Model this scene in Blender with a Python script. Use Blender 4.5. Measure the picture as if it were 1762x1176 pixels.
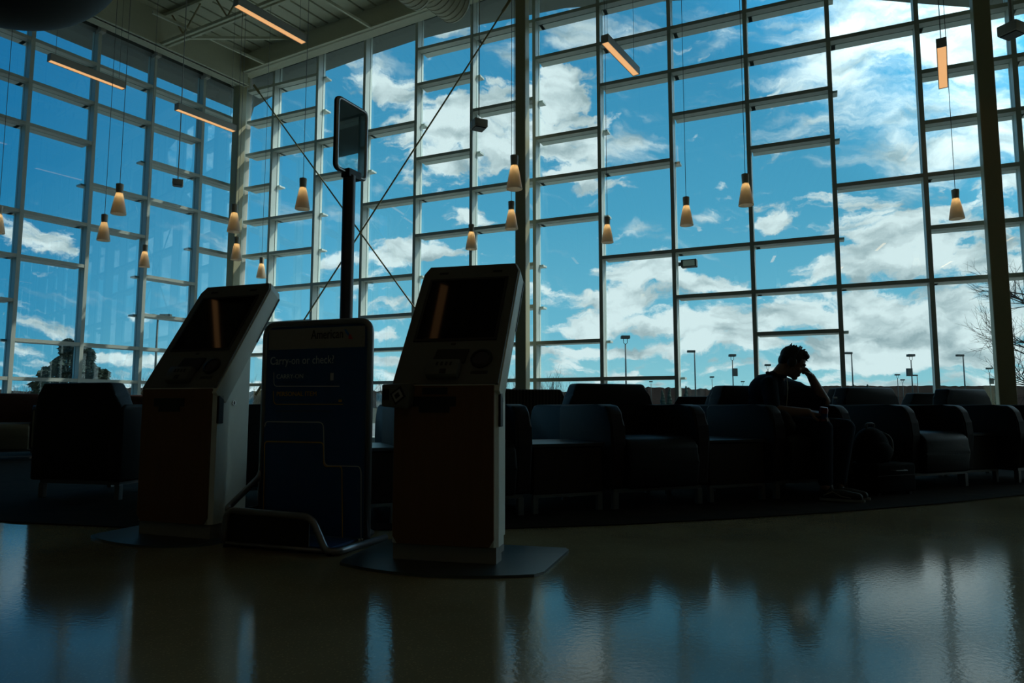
import bpy, bmesh, math, random
from mathutils import Vector, Matrix, noise
random.seed(7)
R = math.radians
scene = bpy.context.scene
for o in list(bpy.data.objects): bpy.data.objects.remove(o)
COL = scene.collection

# ------------------------------------------------------------------ camera
CAM_Z = 0.70
PITCH = 0.09502
cam_d = bpy.data.cameras.new('camera'); cam_d.lens = 24.0; cam_d.sensor_width = 36.0; cam_d.sensor_fit = 'HORIZONTAL'
cam_d.clip_start = 0.05; cam_d.clip_end = 3000
cam = bpy.data.objects.new('camera', cam_d); COL.objects.link(cam)
cam.location = (0, 0, CAM_Z); cam.rotation_euler = (R(90) + PITCH, 0, 0)
scene.camera = cam
FPX = 24.0 / 36.0 * 1762

def ray(px, py):
    cx = (px - 881) / FPX; cy = -(py - 588) / FPX
    return Vector((cx, math.cos(PITCH) - cy * math.sin(PITCH), math.sin(PITCH) + cy * math.cos(PITCH)))
def at_y(px, py, Y):
    r = ray(px, py); return Vector((0, 0, CAM_Z)) + r * (Y / r.y)
def at_z(px, py, Z):
    r = ray(px, py); return Vector((0, 0, CAM_Z)) + r * ((Z - CAM_Z) / r.z)
def at_plane(px, py, p, n):
    r = ray(px, py); o = Vector((0, 0, CAM_Z)); n = Vector(n)
    return o + r * ((Vector(p) - o).dot(n) / r.dot(n))

# ------------------------------------------------------------------ colour management
vs = scene.view_settings
vs.view_transform = 'Standard'; vs.look = 'None'; vs.gamma = 1.0; vs.exposure = 0.0; vs.use_curve_mapping = False
scene.cycles.transparent_max_bounces = 24
scene.cycles.max_bounces = 10
scene.cycles.sample_clamp_indirect = 4.0

# ------------------------------------------------------------------ sky
world = bpy.data.worlds.new('sky'); scene.world = world; world.use_nodes = True
def build_sky():
    nt = world.node_tree; N = nt.nodes; L = nt.links; N.clear()
    def node(t, **k):
        n = N.new(t)
        for a, b in k.items(): setattr(n, a, b)
        return n
    def math_(op, a, b=None, c=None, clamp=False):
        n = node('ShaderNodeMath', operation=op, use_clamp=clamp)
        for i, v in enumerate((a, b, c)):
            if v is None: continue
            if isinstance(v, (int, float)): n.inputs[i].default_value = v
            else: L.new(v, n.inputs[i])
        return n.outputs[0]
    tc = node('ShaderNodeTexCoord'); sep = node('ShaderNodeSeparateXYZ'); L.new(tc.outputs['Generated'], sep.inputs[0])
    az = math_('ARCTAN2', sep.outputs[0], sep.outputs[1])
    el = math_('ARCSINE', sep.outputs[2])
    cmb = node('ShaderNodeCombineXYZ'); L.new(az, cmb.inputs[0]); L.new(el, cmb.inputs[1])
    # warp the angle coordinates a little so that cloud outlines are ragged
    wn = node('ShaderNodeTexNoise'); wn.inputs['Scale'].default_value = 5.5; wn.inputs['Detail'].default_value = 7; wn.inputs['Roughness'].default_value = .6
    L.new(cmb.outputs[0], wn.inputs['Vector'])
    wv = node('ShaderNodeVectorMath', operation='SUBTRACT'); L.new(wn.outputs['Color'], wv.inputs[0]); wv.inputs[1].default_value = (.5, .5, .5)
    ws = node('ShaderNodeVectorMath', operation='MULTIPLY'); L.new(wv.outputs[0], ws.inputs[0]); ws.inputs[1].default_value = (.16, .10, 0)
    wa = node('ShaderNodeVectorMath', operation='ADD'); L.new(cmb.outputs[0], wa.inputs[0]); L.new(ws.outputs[0], wa.inputs[1])
    # cloud masses: (px, py, half width, half height, tilt, strength)
    cumulus = [(760, 235, 120, 85, 0, .85), (690, 160, 60, 50, 0, .55), (845, 245, 90, 80, 0, .8), (968, 165, 52, 62, 0, .95), (985, 245, 85, 70, 0, 1.0),
             (1345, 387, 44, 26, 0, .8), (1570, 415, 110, 60, -18, .95), (1680, 425, 110, 50, 0, .9), (1440, 460, 90, 34, -10, .7), (1740, 330, 50, 30, 0, .6),
             (1105, 472, 90, 24, 0, .9), (1050, 520, 120, 26, 0, .85), (1000, 560, 70, 16, 0, .7), (1240, 490, 90, 16, -4, .75), (1160, 560, 100, 18, 0, .7),
             (1270, 545, 110, 34, -8, .85), (1500, 535, 160, 36, 0, .85), (1690, 530, 120, 60, 0, .85), (1430, 585, 150, 18, 0, .7), (1640, 600, 170, 22, 0, .75), (1060, 600, 160, 16, 0, .6), (1480, 610, 120, 12, 0, .6),
             (60, 395, 100, 34, 8, .6), (95, 560, 70, 18, 0, .7), (215, 525, 50, 18, 0, .55), (180, 592, 120, 14, 0, .5),
             (690, 435, 90, 38, -25, .75), (800, 372, 70, 20, -15, .55), (560, 450, 50, 16, 0, .4), (670, 570, 40, 12, 0, .55), (760, 440, 60, 16, 0, .5),
             (470, 560, 50, 14, 0, .4), (430, 615, 80, 16, 0, .7), (700, 612, 120, 14, 0, .6), (860, 500, 60, 16, 0, .5)]
    cirrus = [(1085, 235, 85, 36, -12, .85), (1100, 45, 190, 50, -12, .62), (1000, 20, 90, 40, 0, .6), (1225, 75, 70, 30, -10, .55), (980, 60, 60, 30, 0, .5),
             (1480, 50, 170, 90, 20, .9), (1390, 120, 140, 50, -10, .8), (1650, 90, 130, 110, 0, .9), (1740, 230, 100, 120, 0, .8),
             (1390, 215, 110, 34, 0, .7), (1530, 250, 100, 80, 30, .85), (1450, 150, 90, 60, 30, .6), (1640, 270, 90, 60, 0, .7),
             (1490, 368, 70, 24, -10, .6), (1210, 375, 60, 20, -8, .7), (1340, 330, 60, 16, 8, .6), (1080, 395, 50, 14, -10, .5), (1210, 150, 60, 30, 0, .35),
             (130, 500, 90, 16, 0, .4), (640, 330, 50, 30, -40, .5), (560, 270, 60, 30, 0, .35), (500, 380, 110, 26, 0, .3), (870, 80, 60, 50, 0, .5), (760, 70, 60, 30, -20, .4), (660, 120, 40, 60, 0, .5)]
    def tex_mapping(loc, rot, sca):
        mp = node('ShaderNodeMapping', vector_type='TEXTURE'); mp.inputs['Location'].default_value = loc
        mp.inputs['Rotation'].default_value = rot; mp.inputs['Scale'].default_value = sca
        return mp
    def masses(lst, k0):
        tot = None
        for (x, y, rx, ry, rot, s) in lst:
            d = ray(x, y).normalized(); a = math.atan2(d.x, d.y); e = math.asin(d.z); k = d.y
            mp = tex_mapping((a, e, 0), (0, 0, R(-rot)), (rx / FPX * 1.6 * k, ry / FPX * 1.6 * (.5 + .5 * k), 1))
            L.new(wa.outputs[0], mp.inputs['Vector'])
            g = node('ShaderNodeTexGradient', gradient_type='QUADRATIC_SPHERE'); L.new(mp.outputs[0], g.inputs[0])
            v = math_('MULTIPLY', g.outputs['Fac'], s * k0)
            tot = v if tot is None else math_('ADD', tot, v)
        return tot
    def noise_(vec, scale, detail, rough):
        n = node('ShaderNodeTexNoise'); n.inputs['Scale'].default_value = scale; n.inputs['Detail'].default_value = detail; n.inputs['Roughness'].default_value = rough
        L.new(vec, n.inputs['Vector']); return n.outputs['Fac']
    sm = tex_mapping((0, 0, 0), (0, 0, 0), (1, .40, 1)); L.new(wa.outputs[0], sm.inputs['Vector'])
    st = tex_mapping((0, 0, 0), (0, 0, R(-16)), (1.2, .30, 1)); L.new(wa.outputs[0], st.inputs['Vector'])
    puff = math_('ADD', noise_(sm.outputs[0], 7, 9, .55), math_('MULTIPLY', noise_(sm.outputs[0], 20, 8, .6), .62))         # about .75 on average
    streak = math_('ADD', noise_(st.outputs[0], 6, 10, .62), math_('MULTIPLY', noise_(st.outputs[0], 22, 8, .6), .35))       # about .675
    low = node('ShaderNodeMapRange'); low.inputs[1].default_value = .02; low.inputs[2].default_value = .19; low.inputs[3].default_value = .36; low.inputs[4].default_value = -.04
    L.new(el, low.inputs[0])
    dc = math_('ADD', math_('ADD', math_('MINIMUM', masses(cumulus, 1.7), .68), math_('MULTIPLY', math_('SUBTRACT', puff, .83), 2.6)), low.outputs[0])
    side = node('ShaderNodeMapRange'); side.inputs[1].default_value = .68; side.inputs[2].default_value = 1.0; side.inputs[3].default_value = 0; side.inputs[4].default_value = .55; L.new(az, side.inputs[0])
    clear = node('ShaderNodeMapRange'); clear.inputs[1].default_value = -.62; clear.inputs[2].default_value = -.12; clear.inputs[3].default_value = -.22; clear.inputs[4].default_value = 0; L.new(az, clear.inputs[0])
    dc = math_('ADD', math_('ADD', dc, side.outputs[0]), clear.outputs[0])
    cov1 = node('ShaderNodeMapRange', interpolation_type='SMOOTHSTEP'); cov1.inputs[1].default_value = .16; cov1.inputs[2].default_value = .52; L.new(dc, cov1.inputs[0])
    dz = math_('ADD', masses(cirrus, 1.3), math_('MULTIPLY', math_('SUBTRACT', streak, .70), 2.6))
    cov2 = node('ShaderNodeMapRange', interpolation_type='SMOOTHSTEP'); cov2.inputs[1].default_value = .12; cov2.inputs[2].default_value = 1.05; L.new(dz, cov2.inputs[0])
    cov2s = math_('MULTIPLY', cov2.outputs[0], .92)
    cov = math_('SUBTRACT', 1.0, math_('MULTIPLY', math_('SUBTRACT', 1.0, cov1.outputs[0]), math_('SUBTRACT', 1.0, cov2s)))
    # clear sky by elevation
    cr = node('ShaderNodeValToRGB'); c = cr.color_ramp
    c.elements[0].position = 0; c.elements[0].color = (.42, .80, .86, 1)
    c.elements[1].position = .12; c.elements[1].color = (.20, .60, .80, 1)
    for p, q in ((.28, (.10, .45, .70, 1)), (.5, (.05, .33, .60, 1)), (1.0, (.02, .17, .38, 1))):
        e_ = c.elements.new(p); e_.color = q
    L.new(math_('MULTIPLY', math_('MAXIMUM', el, 0.0), 1.0), cr.inputs[0])
    hz = node('ShaderNodeValToRGB'); hr = hz.color_ramp; hr.elements[0].position = 0; hr.elements[0].color = (.12, .48, .68, 1); hr.elements[1].position = 1; hr.elements[1].color = (1, 1, 1, 1)
    hm = node('ShaderNodeMapRange'); hm.inputs[1].default_value = -.70; hm.inputs[2].default_value = -.20; L.new(az, hm.inputs[0]); L.new(hm.outputs[0], hz.inputs[0])
    blue = node('ShaderNodeVectorMath', operation='MULTIPLY'); L.new(cr.outputs[0], blue.inputs[0]); L.new(hz.outputs[0], blue.inputs[1])
    # cloud body: white crowns, grey bases
    om = node('ShaderNodeVectorMath', operation='ADD'); L.new(sm.outputs[0], om.inputs[0]); om.inputs[1].default_value = (.012, .03, 0)
    n3 = node('ShaderNodeTexNoise'); n3.inputs['Scale'].default_value = 13; n3.inputs['Detail'].default_value = 8; L.new(om.outputs[0], n3.inputs['Vector'])
    cc = node('ShaderNodeValToRGB'); c = cc.color_ramp
    c.elements[0].position = .34; c.elements[0].color = (.43, .55, .59, 1)
    c.elements[1].position = .56; c.elements[1].color = (1.0, 1.1, 1.12, 1)
    L.new(n3.outputs['Fac'], cc.inputs[0])
    mx = node('ShaderNodeMix', data_type='RGBA'); L.new(cov, mx.inputs['Factor']); L.new(blue.outputs[0], mx.inputs['A']); L.new(cc.outputs[0], mx.inputs['B'])
    dt = node('ShaderNodeVectorMath', operation='DOT_PRODUCT'); L.new(tc.outputs['Generated'], dt.inputs[0]); dt.inputs[1].default_value = SUN_DIR
    aur = node('ShaderNodeMapRange'); aur.inputs[1].default_value = .74; aur.inputs[2].default_value = 1.0; aur.inputs[3].default_value = 0; aur.inputs[4].default_value = 1; L.new(dt.outputs['Value'], aur.inputs[0])
    stg = math_('ADD', math_('MULTIPLY', math_('POWER', aur.outputs[0], 1.6), 4.5), SKY_STRENGTH)
    bg = node('ShaderNodeBackground'); L.new(mx.outputs['Result'], bg.inputs[0]); L.new(stg, bg.inputs[1])
    out = node('ShaderNodeOutputWorld'); L.new(bg.outputs[0], out.inputs[0])
SKY_STRENGTH = 1.0
SUN_AZ, SUN_EL = R(64), R(45)
SUN_DIR = (math.sin(SUN_AZ) * math.cos(SUN_EL), math.cos(SUN_AZ) * math.cos(SUN_EL), math.sin(SUN_EL))
build_sky()
world.cycles.sampling_method = 'MANUAL'; world.cycles.sample_map_resolution = 1024

# ------------------------------------------------------------------ sun
sun_d = bpy.data.lights.new('sun', 'SUN'); sun_d.energy = 3.2; sun_d.angle = R(.53); sun_d.color = (1, .95, .84)
sun = bpy.data.objects.new('sun', sun_d); COL.objects.link(sun)
SUN_AZ, SUN_EL = R(64), R(45)
sd = Vector((math.sin(SUN_AZ) * math.cos(SUN_EL), math.cos(SUN_AZ) * math.cos(SUN_EL), math.sin(SUN_EL)))
sun.rotation_euler = sd.to_track_quat('Z', 'Y').to_euler(); sun.location = sd * 60

# ------------------------------------------------------------------ materials
def mat(name, col, rough=.5, metal=0.0, noise_amt=0, noise_scale=20, bump=0, spec=None, emit=None, emit_s=0, coat=0):
    m = bpy.data.materials.new(name); m.use_nodes = True
    nt = m.node_tree; b = nt.nodes['Principled BSDF']
    b.inputs['Base Color'].default_value = (*col, 1); b.inputs['Roughness'].default_value = rough; b.inputs['Metallic'].default_value = metal
    if spec is not None: b.inputs['Specular IOR Level'].default_value = spec
    if coat: b.inputs['Coat Weight'].default_value = coat
    if emit: b.inputs['Emission Color'].default_value = (*emit, 1); b.inputs['Emission Strength'].default_value = emit_s
    tc = nt.nodes.new('ShaderNodeTexCoord'); n = nt.nodes.new('ShaderNodeTexNoise'); n.inputs['Scale'].default_value = noise_scale; n.inputs['Detail'].default_value = 5
    nt.links.new(tc.outputs['Object'], n.inputs['Vector'])
    mr = nt.nodes.new('ShaderNodeMix'); mr.data_type = 'RGBA'
    a = noise_amt if noise_amt else .06
    mr.inputs['A'].default_value = (*[c * (1 - a) for c in col], 1); mr.inputs['B'].default_value = (*[min(1, c * (1 + a)) for c in col], 1)
    nt.links.new(n.outputs['Fac'], mr.inputs['Factor']); nt.links.new(mr.outputs['Result'], b.inputs['Base Color'])
    if bump:
        bp = nt.nodes.new('ShaderNodeBump'); bp.inputs['Strength'].default_value = bump; bp.inputs['Distance'].default_value = .01
        nt.links.new(n.outputs['Fac'], bp.inputs['Height']); nt.links.new(bp.outputs[0], b.inputs['Normal'])
    return m
M = {}
M['alum'] = mat('painted aluminium', (.60, .64, .58), .45)
M['gasket'] = mat('black rubber gasket', (.012, .012, .012), .7)
M['beige'] = mat('beige painted steel', (.42, .37, .22), .5)
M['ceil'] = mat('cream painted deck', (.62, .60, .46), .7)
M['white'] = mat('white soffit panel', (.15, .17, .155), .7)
M['dark_wall'] = mat('warm grey interior wall', (.36, .30, .22), .8)
M['bounce_pavement'] = mat('pale concrete pavement', (.20, .195, .175), .9)
M['duct'] = mat('cream spiral duct', (.42, .39, .28), .55)
M['dome'] = mat('dark grey lacquer', (.02, .022, .02), .7, spec=.3)
M['rod'] = mat('bronze painted rod', (.34, .28, .14), .5)
M['wire'] = mat('steel wire', (.18, .18, .17), .5, .5)
M['lampbody'] = mat('grey lamp housing', (.50, .47, .42), .5)
M['box_dark'] = mat('charcoal plastic', (.05, .05, .048), .5)
M['lens_strip'] = mat('warm lit diffuser', (.8, .6, .4), .5, emit=(1.0, .50, .19), emit_s=.80)
M['fill_strip'] = mat('fill lamp diffuser', (.8, .6, .4), .5, emit=(1.0, .55, .25), emit_s=2.4)  # stronger glow for the unseen lamps added as fill
M['bulb'] = mat('lit bulb', (1, .8, .5), .5, emit=(1.0, .70, .36), emit_s=46)
M['cap'] = mat('pendant cap', (.60, .53, .43), .6)
M['leather'] = mat('black leather upholstery', (.009, .009, .009), .5, spec=.22, noise_amt=.2, noise_scale=60, bump=.08)
M['leather_out'] = mat('dark charcoal leather side', (.013, .012, .012), .55, spec=.25, noise_amt=.2, noise_scale=60, bump=.06)
M['maroon'] = mat('dark maroon upholstery', (.016, .009, .008), .6, spec=.2, noise_amt=.3, noise_scale=120)
M['tan'] = mat('tan upholstery', (.10, .085, .05), .7, noise_amt=.2, noise_scale=90)
M['redback'] = mat('dusty maroon upholstery', (.06, .022, .018), .7)
M['chair_metal'] = mat('brushed chair metal', (.16, .16, .16), .4, .6)
M['chrome'] = mat('chrome', (.5, .5, .5), .25, 1)
M['table_wood'] = mat('dark wood laminate', (.020, .011, .007), .55, spec=.25, noise_amt=.4, noise_scale=12)
M['table_top'] = mat('dark table top', (.02, .02, .02), .35, spec=.35)
M['silver'] = mat('silver painted steel', (.78, .78, .68), .45)
M['kiosk_grey'] = mat('grey kiosk plastic', (.125, .120, .105), .5)
M['kiosk_plinth'] = mat('plinth grey', (.30, .28, .25), .5)
M['plate'] = mat('dark steel plate', (.12, .135, .13), .38, .75)
M['screen'] = mat('dark touchscreen glass', (.004, .003, .003), .04, spec=.14)
M['bezel'] = mat('black bezel', (.006, .006, .006), .4)
M['black'] = mat('matt black plastic', (.006, .006, .006), .5)
M['dial'] = mat('blue scanner window', (.01, .014, .03), .3)
M['grey_print'] = mat('grey print', (.035, .035, .035), .6)
M['blue'] = mat('deep blue graphic panel', (.014, .065, .20), .5)
M['header'] = mat('light header graphic', (.30, .275, .255), .6)
M['navy_print'] = mat('dark lettering', (.008, .008, .01), .6)
M['text_white'] = mat('pale lettering', (.5, .55, .6), .6)
M['line_white'] = mat('pale outline print', (.5, .5, .5), .6)
M['line_orange'] = mat('amber outline print', (.6, .32, .03), .6)
M['logo_red'] = mat('red logo stripe', (.5, .03, .04), .5)
M['logo_blue'] = mat('blue logo stripe', (.02, .15, .45), .5)
M['tube'] = mat('dark satin steel tube', (.26, .25, .26), .33, .8)
M['pole'] = mat('dark anodised pole', (.07, .06, .058), .35, .6)
M['frame_sil'] = mat('silver sign frame', (.45, .45, .46), .3, .8)
M['skin'] = mat('skin', (.20, .105, .07), .5)
M['shirt'] = mat('dark navy shirt', (.010, .017, .026), .9, spec=.15, noise_scale=80, noise_amt=.2, bump=.1)
M['jeans'] = mat('dark blue jeans', (.009, .016, .028), .9, spec=.15, noise_scale=120, noise_amt=.2, bump=.1)
M['hair'] = mat('dark brown hair', (.010, .007, .005), .6, noise_scale=150, noise_amt=.5)
M['shoe'] = mat('black canvas shoe', (.010, .010, .010), .6)
M['shoe_white'] = mat('off white rubber', (.22, .22, .21), .6)
M['can_red'] = mat('red can print', (.14, .01, .012), .35, .4)
M['can_blue'] = mat('blue can print', (.01, .02, .09), .35, .4)
M['bag'] = mat('black nylon', (.006, .006, .006), .85, spec=.15, noise_scale=60, noise_amt=.3, bump=.2)
M['jacket'] = mat('dark grey knit', (.018, .015, .013), .9, noise_scale=80, noise_amt=.3, bump=.4)
M['plastic_white'] = mat('white plastic', (.5, .5, .5), .4)
M['asphalt'] = mat('asphalt and dry grass', (.07, .07, .055), .9, spec=0.0, noise_amt=.3, noise_scale=.2)
M['hill'] = mat('leafless brown woods', (.020, .015, .013), .95, spec=0.0, noise_amt=.35, noise_scale=.08)
M['evergreen'] = mat('dark evergreen needles', (.02, .035, .022), .9, noise_amt=.5, noise_scale=3)
M['bark'] = mat('dark bark', (.035, .030, .028), .9)
M['thicket'] = mat('grey brown twigs', (.12, .105, .095), .9)
M['lamp_green'] = mat('dark green lamp metal', (.05, .06, .05), .5)
M['car'] = mat('white car paint', (.7, .72, .72), .3)
M['tyre'] = mat('tyre rubber', (.02, .02, .02), .8)

def glass_mat(name, tint, ior=1.5):
    m = bpy.data.materials.new(name); m.use_nodes = True; nt = m.node_tree; nt.nodes.clear()
    o = nt.nodes.new('ShaderNodeOutputMaterial'); mx = nt.nodes.new('ShaderNodeMixShader'); fr = nt.nodes.new('ShaderNodeFresnel')
    t = nt.nodes.new('ShaderNodeBsdfTransparent'); g = nt.nodes.new('ShaderNodeBsdfGlossy')
    fr.inputs[0].default_value = ior; t.inputs[0].default_value = (*tint, 1); g.inputs['Roughness'].default_value = 0.0; g.inputs['Color'].default_value = (.9, 1, 1, 1)
    # the Fresnel node inverts the index on back faces; use the outside index on both faces of the thin sheet
    ge = nt.nodes.new('ShaderNodeNewGeometry'); mi = nt.nodes.new('ShaderNodeMix'); mi.data_type = 'FLOAT'
    mi.inputs['A'].default_value = ior; mi.inputs['B'].default_value = 1 / ior
    nt.links.new(ge.outputs['Backfacing'], mi.inputs['Factor']); nt.links.new(mi.outputs['Result'], fr.inputs[0])
    nt.links.new(fr.outputs[0], mx.inputs[0]); nt.links.new(t.outputs[0], mx.inputs[1]); nt.links.new(g.outputs[0], mx.inputs[2]); nt.links.new(mx.outputs[0], o.inputs[0])
    return m
M['glass'] = glass_mat('tinted window glass', (.86, .93, .93), 1.75)

def shade_mat():
    m = bpy.data.materials.new('translucent glass shade'); m.use_nodes = True; nt = m.node_tree; nt.nodes.clear()
    o = nt.nodes.new('ShaderNodeOutputMaterial'); mx = nt.nodes.new('ShaderNodeMixShader')
    t = nt.nodes.new('ShaderNodeBsdfTranslucent'); d = nt.nodes.new('ShaderNodeBsdfPrincipled')
    t.inputs[0].default_value = (.92, .87, .76, 1); d.inputs['Base Color'].default_value = (.62, .60, .54, 1); d.inputs['Roughness'].default_value = .4
    mx.inputs[0].default_value = .5
    nt.links.new(d.outputs[0], mx.inputs[1]); nt.links.new(t.outputs[0], mx.inputs[2]); nt.links.new(mx.outputs[0], o.inputs[0])
    return m
M['shade'] = shade_mat()

def floor_mat():
    m = bpy.data.materials.new('polished terrazzo'); m.use_nodes = True; nt = m.node_tree; b = nt.nodes['Principled BSDF']; L = nt.links
    tc = nt.nodes.new('ShaderNodeTexCoord')
    n = nt.nodes.new('ShaderNodeTexNoise'); n.inputs['Scale'].default_value = 1.3; n.inputs['Detail'].default_value = 6
    v = nt.nodes.new('ShaderNodeTexVoronoi'); v.inputs['Scale'].default_value = 90
    L.new(tc.outputs['Object'], n.inputs['Vector']); L.new(tc.outputs['Object'], v.inputs['Vector'])
    r = nt.nodes.new('ShaderNodeValToRGB'); r.color_ramp.elements[0].color = (.27, .215, .12, 1); r.color_ramp.elements[1].color = (.38, .31, .18, 1)
    r.color_ramp.elements[0].position = .35; r.color_ramp.elements[1].position = .68
    L.new(n.outputs['Fac'], r.inputs[0])
    r2 = nt.nodes.new('ShaderNodeValToRGB'); r2.color_ramp.elements[0].position = .0; r2.color_ramp.elements[0].color = (1.5, 1.45, 1.35, 1); r2.color_ramp.elements[1].position = .35; r2.color_ramp.elements[1].color = (.9, .9, .9, 1)
    L.new(v.outputs['Distance'], r2.inputs[0])
    mm = nt.nodes.new('ShaderNodeMix'); mm.data_type = 'RGBA'; mm.blend_type = 'MULTIPLY'; mm.inputs['Factor'].default_value = 1
    L.new(r.outputs[0], mm.inputs['A']); L.new(r2.outputs[0], mm.inputs['B']); L.new(mm.outputs['Result'], b.inputs['Base Color'])
    rr = nt.nodes.new('ShaderNodeMapRange'); rr.inputs[3].default_value = .07; rr.inputs[4].default_value = .12; L.new(n.outputs['Fac'], rr.inputs[0]); L.new(rr.outputs[0], b.inputs['Roughness'])
    n2 = nt.nodes.new('ShaderNodeTexNoise'); n2.inputs['Scale'].default_value = 55; n2.inputs['Detail'].default_value = 3; L.new(tc.outputs['Object'], n2.inputs['Vector'])
    bp = nt.nodes.new('ShaderNodeBump'); bp.inputs['Strength'].default_value = .10; bp.inputs['Distance'].default_value = .004
    L.new(n2.outputs['Fac'], bp.inputs['Height']); L.new(bp.outputs[0], b.inputs['Normal'])
    b.inputs['Specular IOR Level'].default_value = .42
    return m
M['floor'] = floor_mat()
def carpet_mat():
    m = mat('patterned dark carpet', (.020, .016, .012), .95, spec=.05, noise_amt=.6, noise_scale=7, bump=.3)
    return m
M['carpet'] = carpet_mat()
def wood_mat():
    m = bpy.data.materials.new('cherry wood veneer'); m.use_nodes = True; nt = m.node_tree; b = nt.nodes['Principled BSDF']; L = nt.links
    tc = nt.nodes.new('ShaderNodeTexCoord'); mp = nt.nodes.new('ShaderNodeMapping'); mp.inputs['Scale'].default_value = (14, 14, 1.2)
    n = nt.nodes.new('ShaderNodeTexNoise'); n.inputs['Scale'].default_value = 3; n.inputs['Detail'].default_value = 6
    L.new(tc.outputs['Object'], mp.inputs[0]); L.new(mp.outputs[0], n.inputs['Vector'])
    r = nt.nodes.new('ShaderNodeValToRGB'); r.color_ramp.elements[0].color = (.125, .052, .018, 1); r.color_ramp.elements[1].color = (.185, .082, .030, 1)
    L.new(n.outputs['Fac'], r.inputs[0]); L.new(r.outputs[0], b.inputs['Base Color']); b.inputs['Roughness'].default_value = .55
    return m
M['wood'] = wood_mat()
def stripe_mat():
    m = bpy.data.materials.new('ribbed patterned fabric'); m.use_nodes = True; nt = m.node_tree; b = nt.nodes['Principled BSDF']; L = nt.links
    tc = nt.nodes.new('ShaderNodeTexCoord'); w = nt.nodes.new('ShaderNodeTexWave'); w.inputs['Scale'].default_value = 9; w.inputs['Distortion'].default_value = .4
    L.new(tc.outputs['Object'], w.inputs[0]); r = nt.nodes.new('ShaderNodeValToRGB'); r.color_ramp.elements[0].color = (.008, .008, .008, 1); r.color_ramp.elements[1].color = (.075, .065, .05, 1)
    L.new(w.outputs['Fac'], r.inputs[0]); L.new(r.outputs[0], b.inputs['Base Color']); b.inputs['Roughness'].default_value = .9
    return m
M['stripe'] = stripe_mat()

# ------------------------------------------------------------------ object helpers
def tag(o, label=None, cat=None, group=None, kind=None):
    if label: o['label'] = label
    if cat: o['category'] = cat
    if group: o['group'] = group
    if kind: o['kind'] = kind
    return o
def empty(name, loc=(0, 0, 0), rz=0.0, parent=None):
    o = bpy.data.objects.new(name, None); COL.objects.link(o); o.location = loc; o.rotation_euler = (0, 0, rz); o.empty_display_size = .1
    if parent: o.parent = parent
    return o
def obj(name, bm, m, parent=None, smooth=False, auto=None):
    me = bpy.data.meshes.new(name)
    bmesh.ops.recalc_face_normals(bm, faces=bm.faces)
    bm.to_mesh(me); bm.free()
    me.materials.append(M[m] if isinstance(m, str) else m)
    if smooth:
        for p in me.polygons: p.use_smooth = True
    if auto is not None:
        try: me.set_sharp_from_angle(angle=R(auto))
        except Exception: pass
    o = bpy.data.objects.new(name, me); COL.objects.link(o)
    if parent: o.parent = parent
    return o
def copy_tree(o, parent=None):
    c = o.copy(); COL.objects.link(c); c.parent = parent
    for ch in [x for x in bpy.data.objects if x.parent == o]: copy_tree(ch, c)
    return c
def frame_mat(P, xax, yax, zax=(0, 0, 1)):
    m = Matrix.Identity(4)
    for i, a in enumerate((xax, yax, zax)):
        for j in range(3): m[j][i] = a[j]
    for j in range(3): m[j][3] = P[j]
    return m
def box(bm, lo, hi, T=None, bevel=0, seg=2):
    lo = Vector(lo); hi = Vector(hi)
    vs_ = [bm.verts.new((x, y, z)) for x in (lo.x, hi.x) for y in (lo.y, hi.y) for z in (lo.z, hi.z)]
    f = [(0, 1, 3, 2), (4, 6, 7, 5), (0, 4, 5, 1), (2, 3, 7, 6), (0, 2, 6, 4), (1, 5, 7, 3)]
    fs = [bm.faces.new([vs_[i] for i in q]) for q in f]
    new = vs_
    if bevel:
        es = list({e for fc in fs for e in fc.edges})
        r = bmesh.ops.bevel(bm, geom=es, offset=bevel, segments=seg, affect='EDGES', profile=.5)
        new = list({v for v in r['verts']} | {v for v in vs_ if v.is_valid})
    if T is not None: bmesh.ops.transform(bm, matrix=T, verts=[v for v in new if v.is_valid])
    return new
def prism(bm, pts, a, b, axis='y', bevel=0, seg=2, T=None):
    """polygon pts (u,v) extruded from a to b along axis; axis y: (x,z); axis x: (y,z); axis z: (x,y)"""
    def mk(u, v, w):
        return {'y': (u, w, v), 'x': (w, u, v), 'z': (u, v, w)}[axis]
    A = [bm.verts.new(mk(u, v, a)) for u, v in pts]; B = [bm.verts.new(mk(u, v, b)) for u, v in pts]
    n = len(pts); fs = [bm.faces.new(A), bm.faces.new(B)]
    for i in range(n): fs.append(bm.faces.new((A[i], A[(i + 1) % n], B[(i + 1) % n], B[i])))
    new = A + B
    if bevel:
        es = list({e for fc in fs for e in fc.edges})
        r = bmesh.ops.bevel(bm, geom=es, offset=bevel, segments=seg, affect='EDGES', profile=.5)
        new = list(set(r['verts']) | {v for v in new if v.is_valid})
    if T is not None: bmesh.ops.transform(bm, matrix=T, verts=[v for v in new if v.is_valid])
    return new
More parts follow.
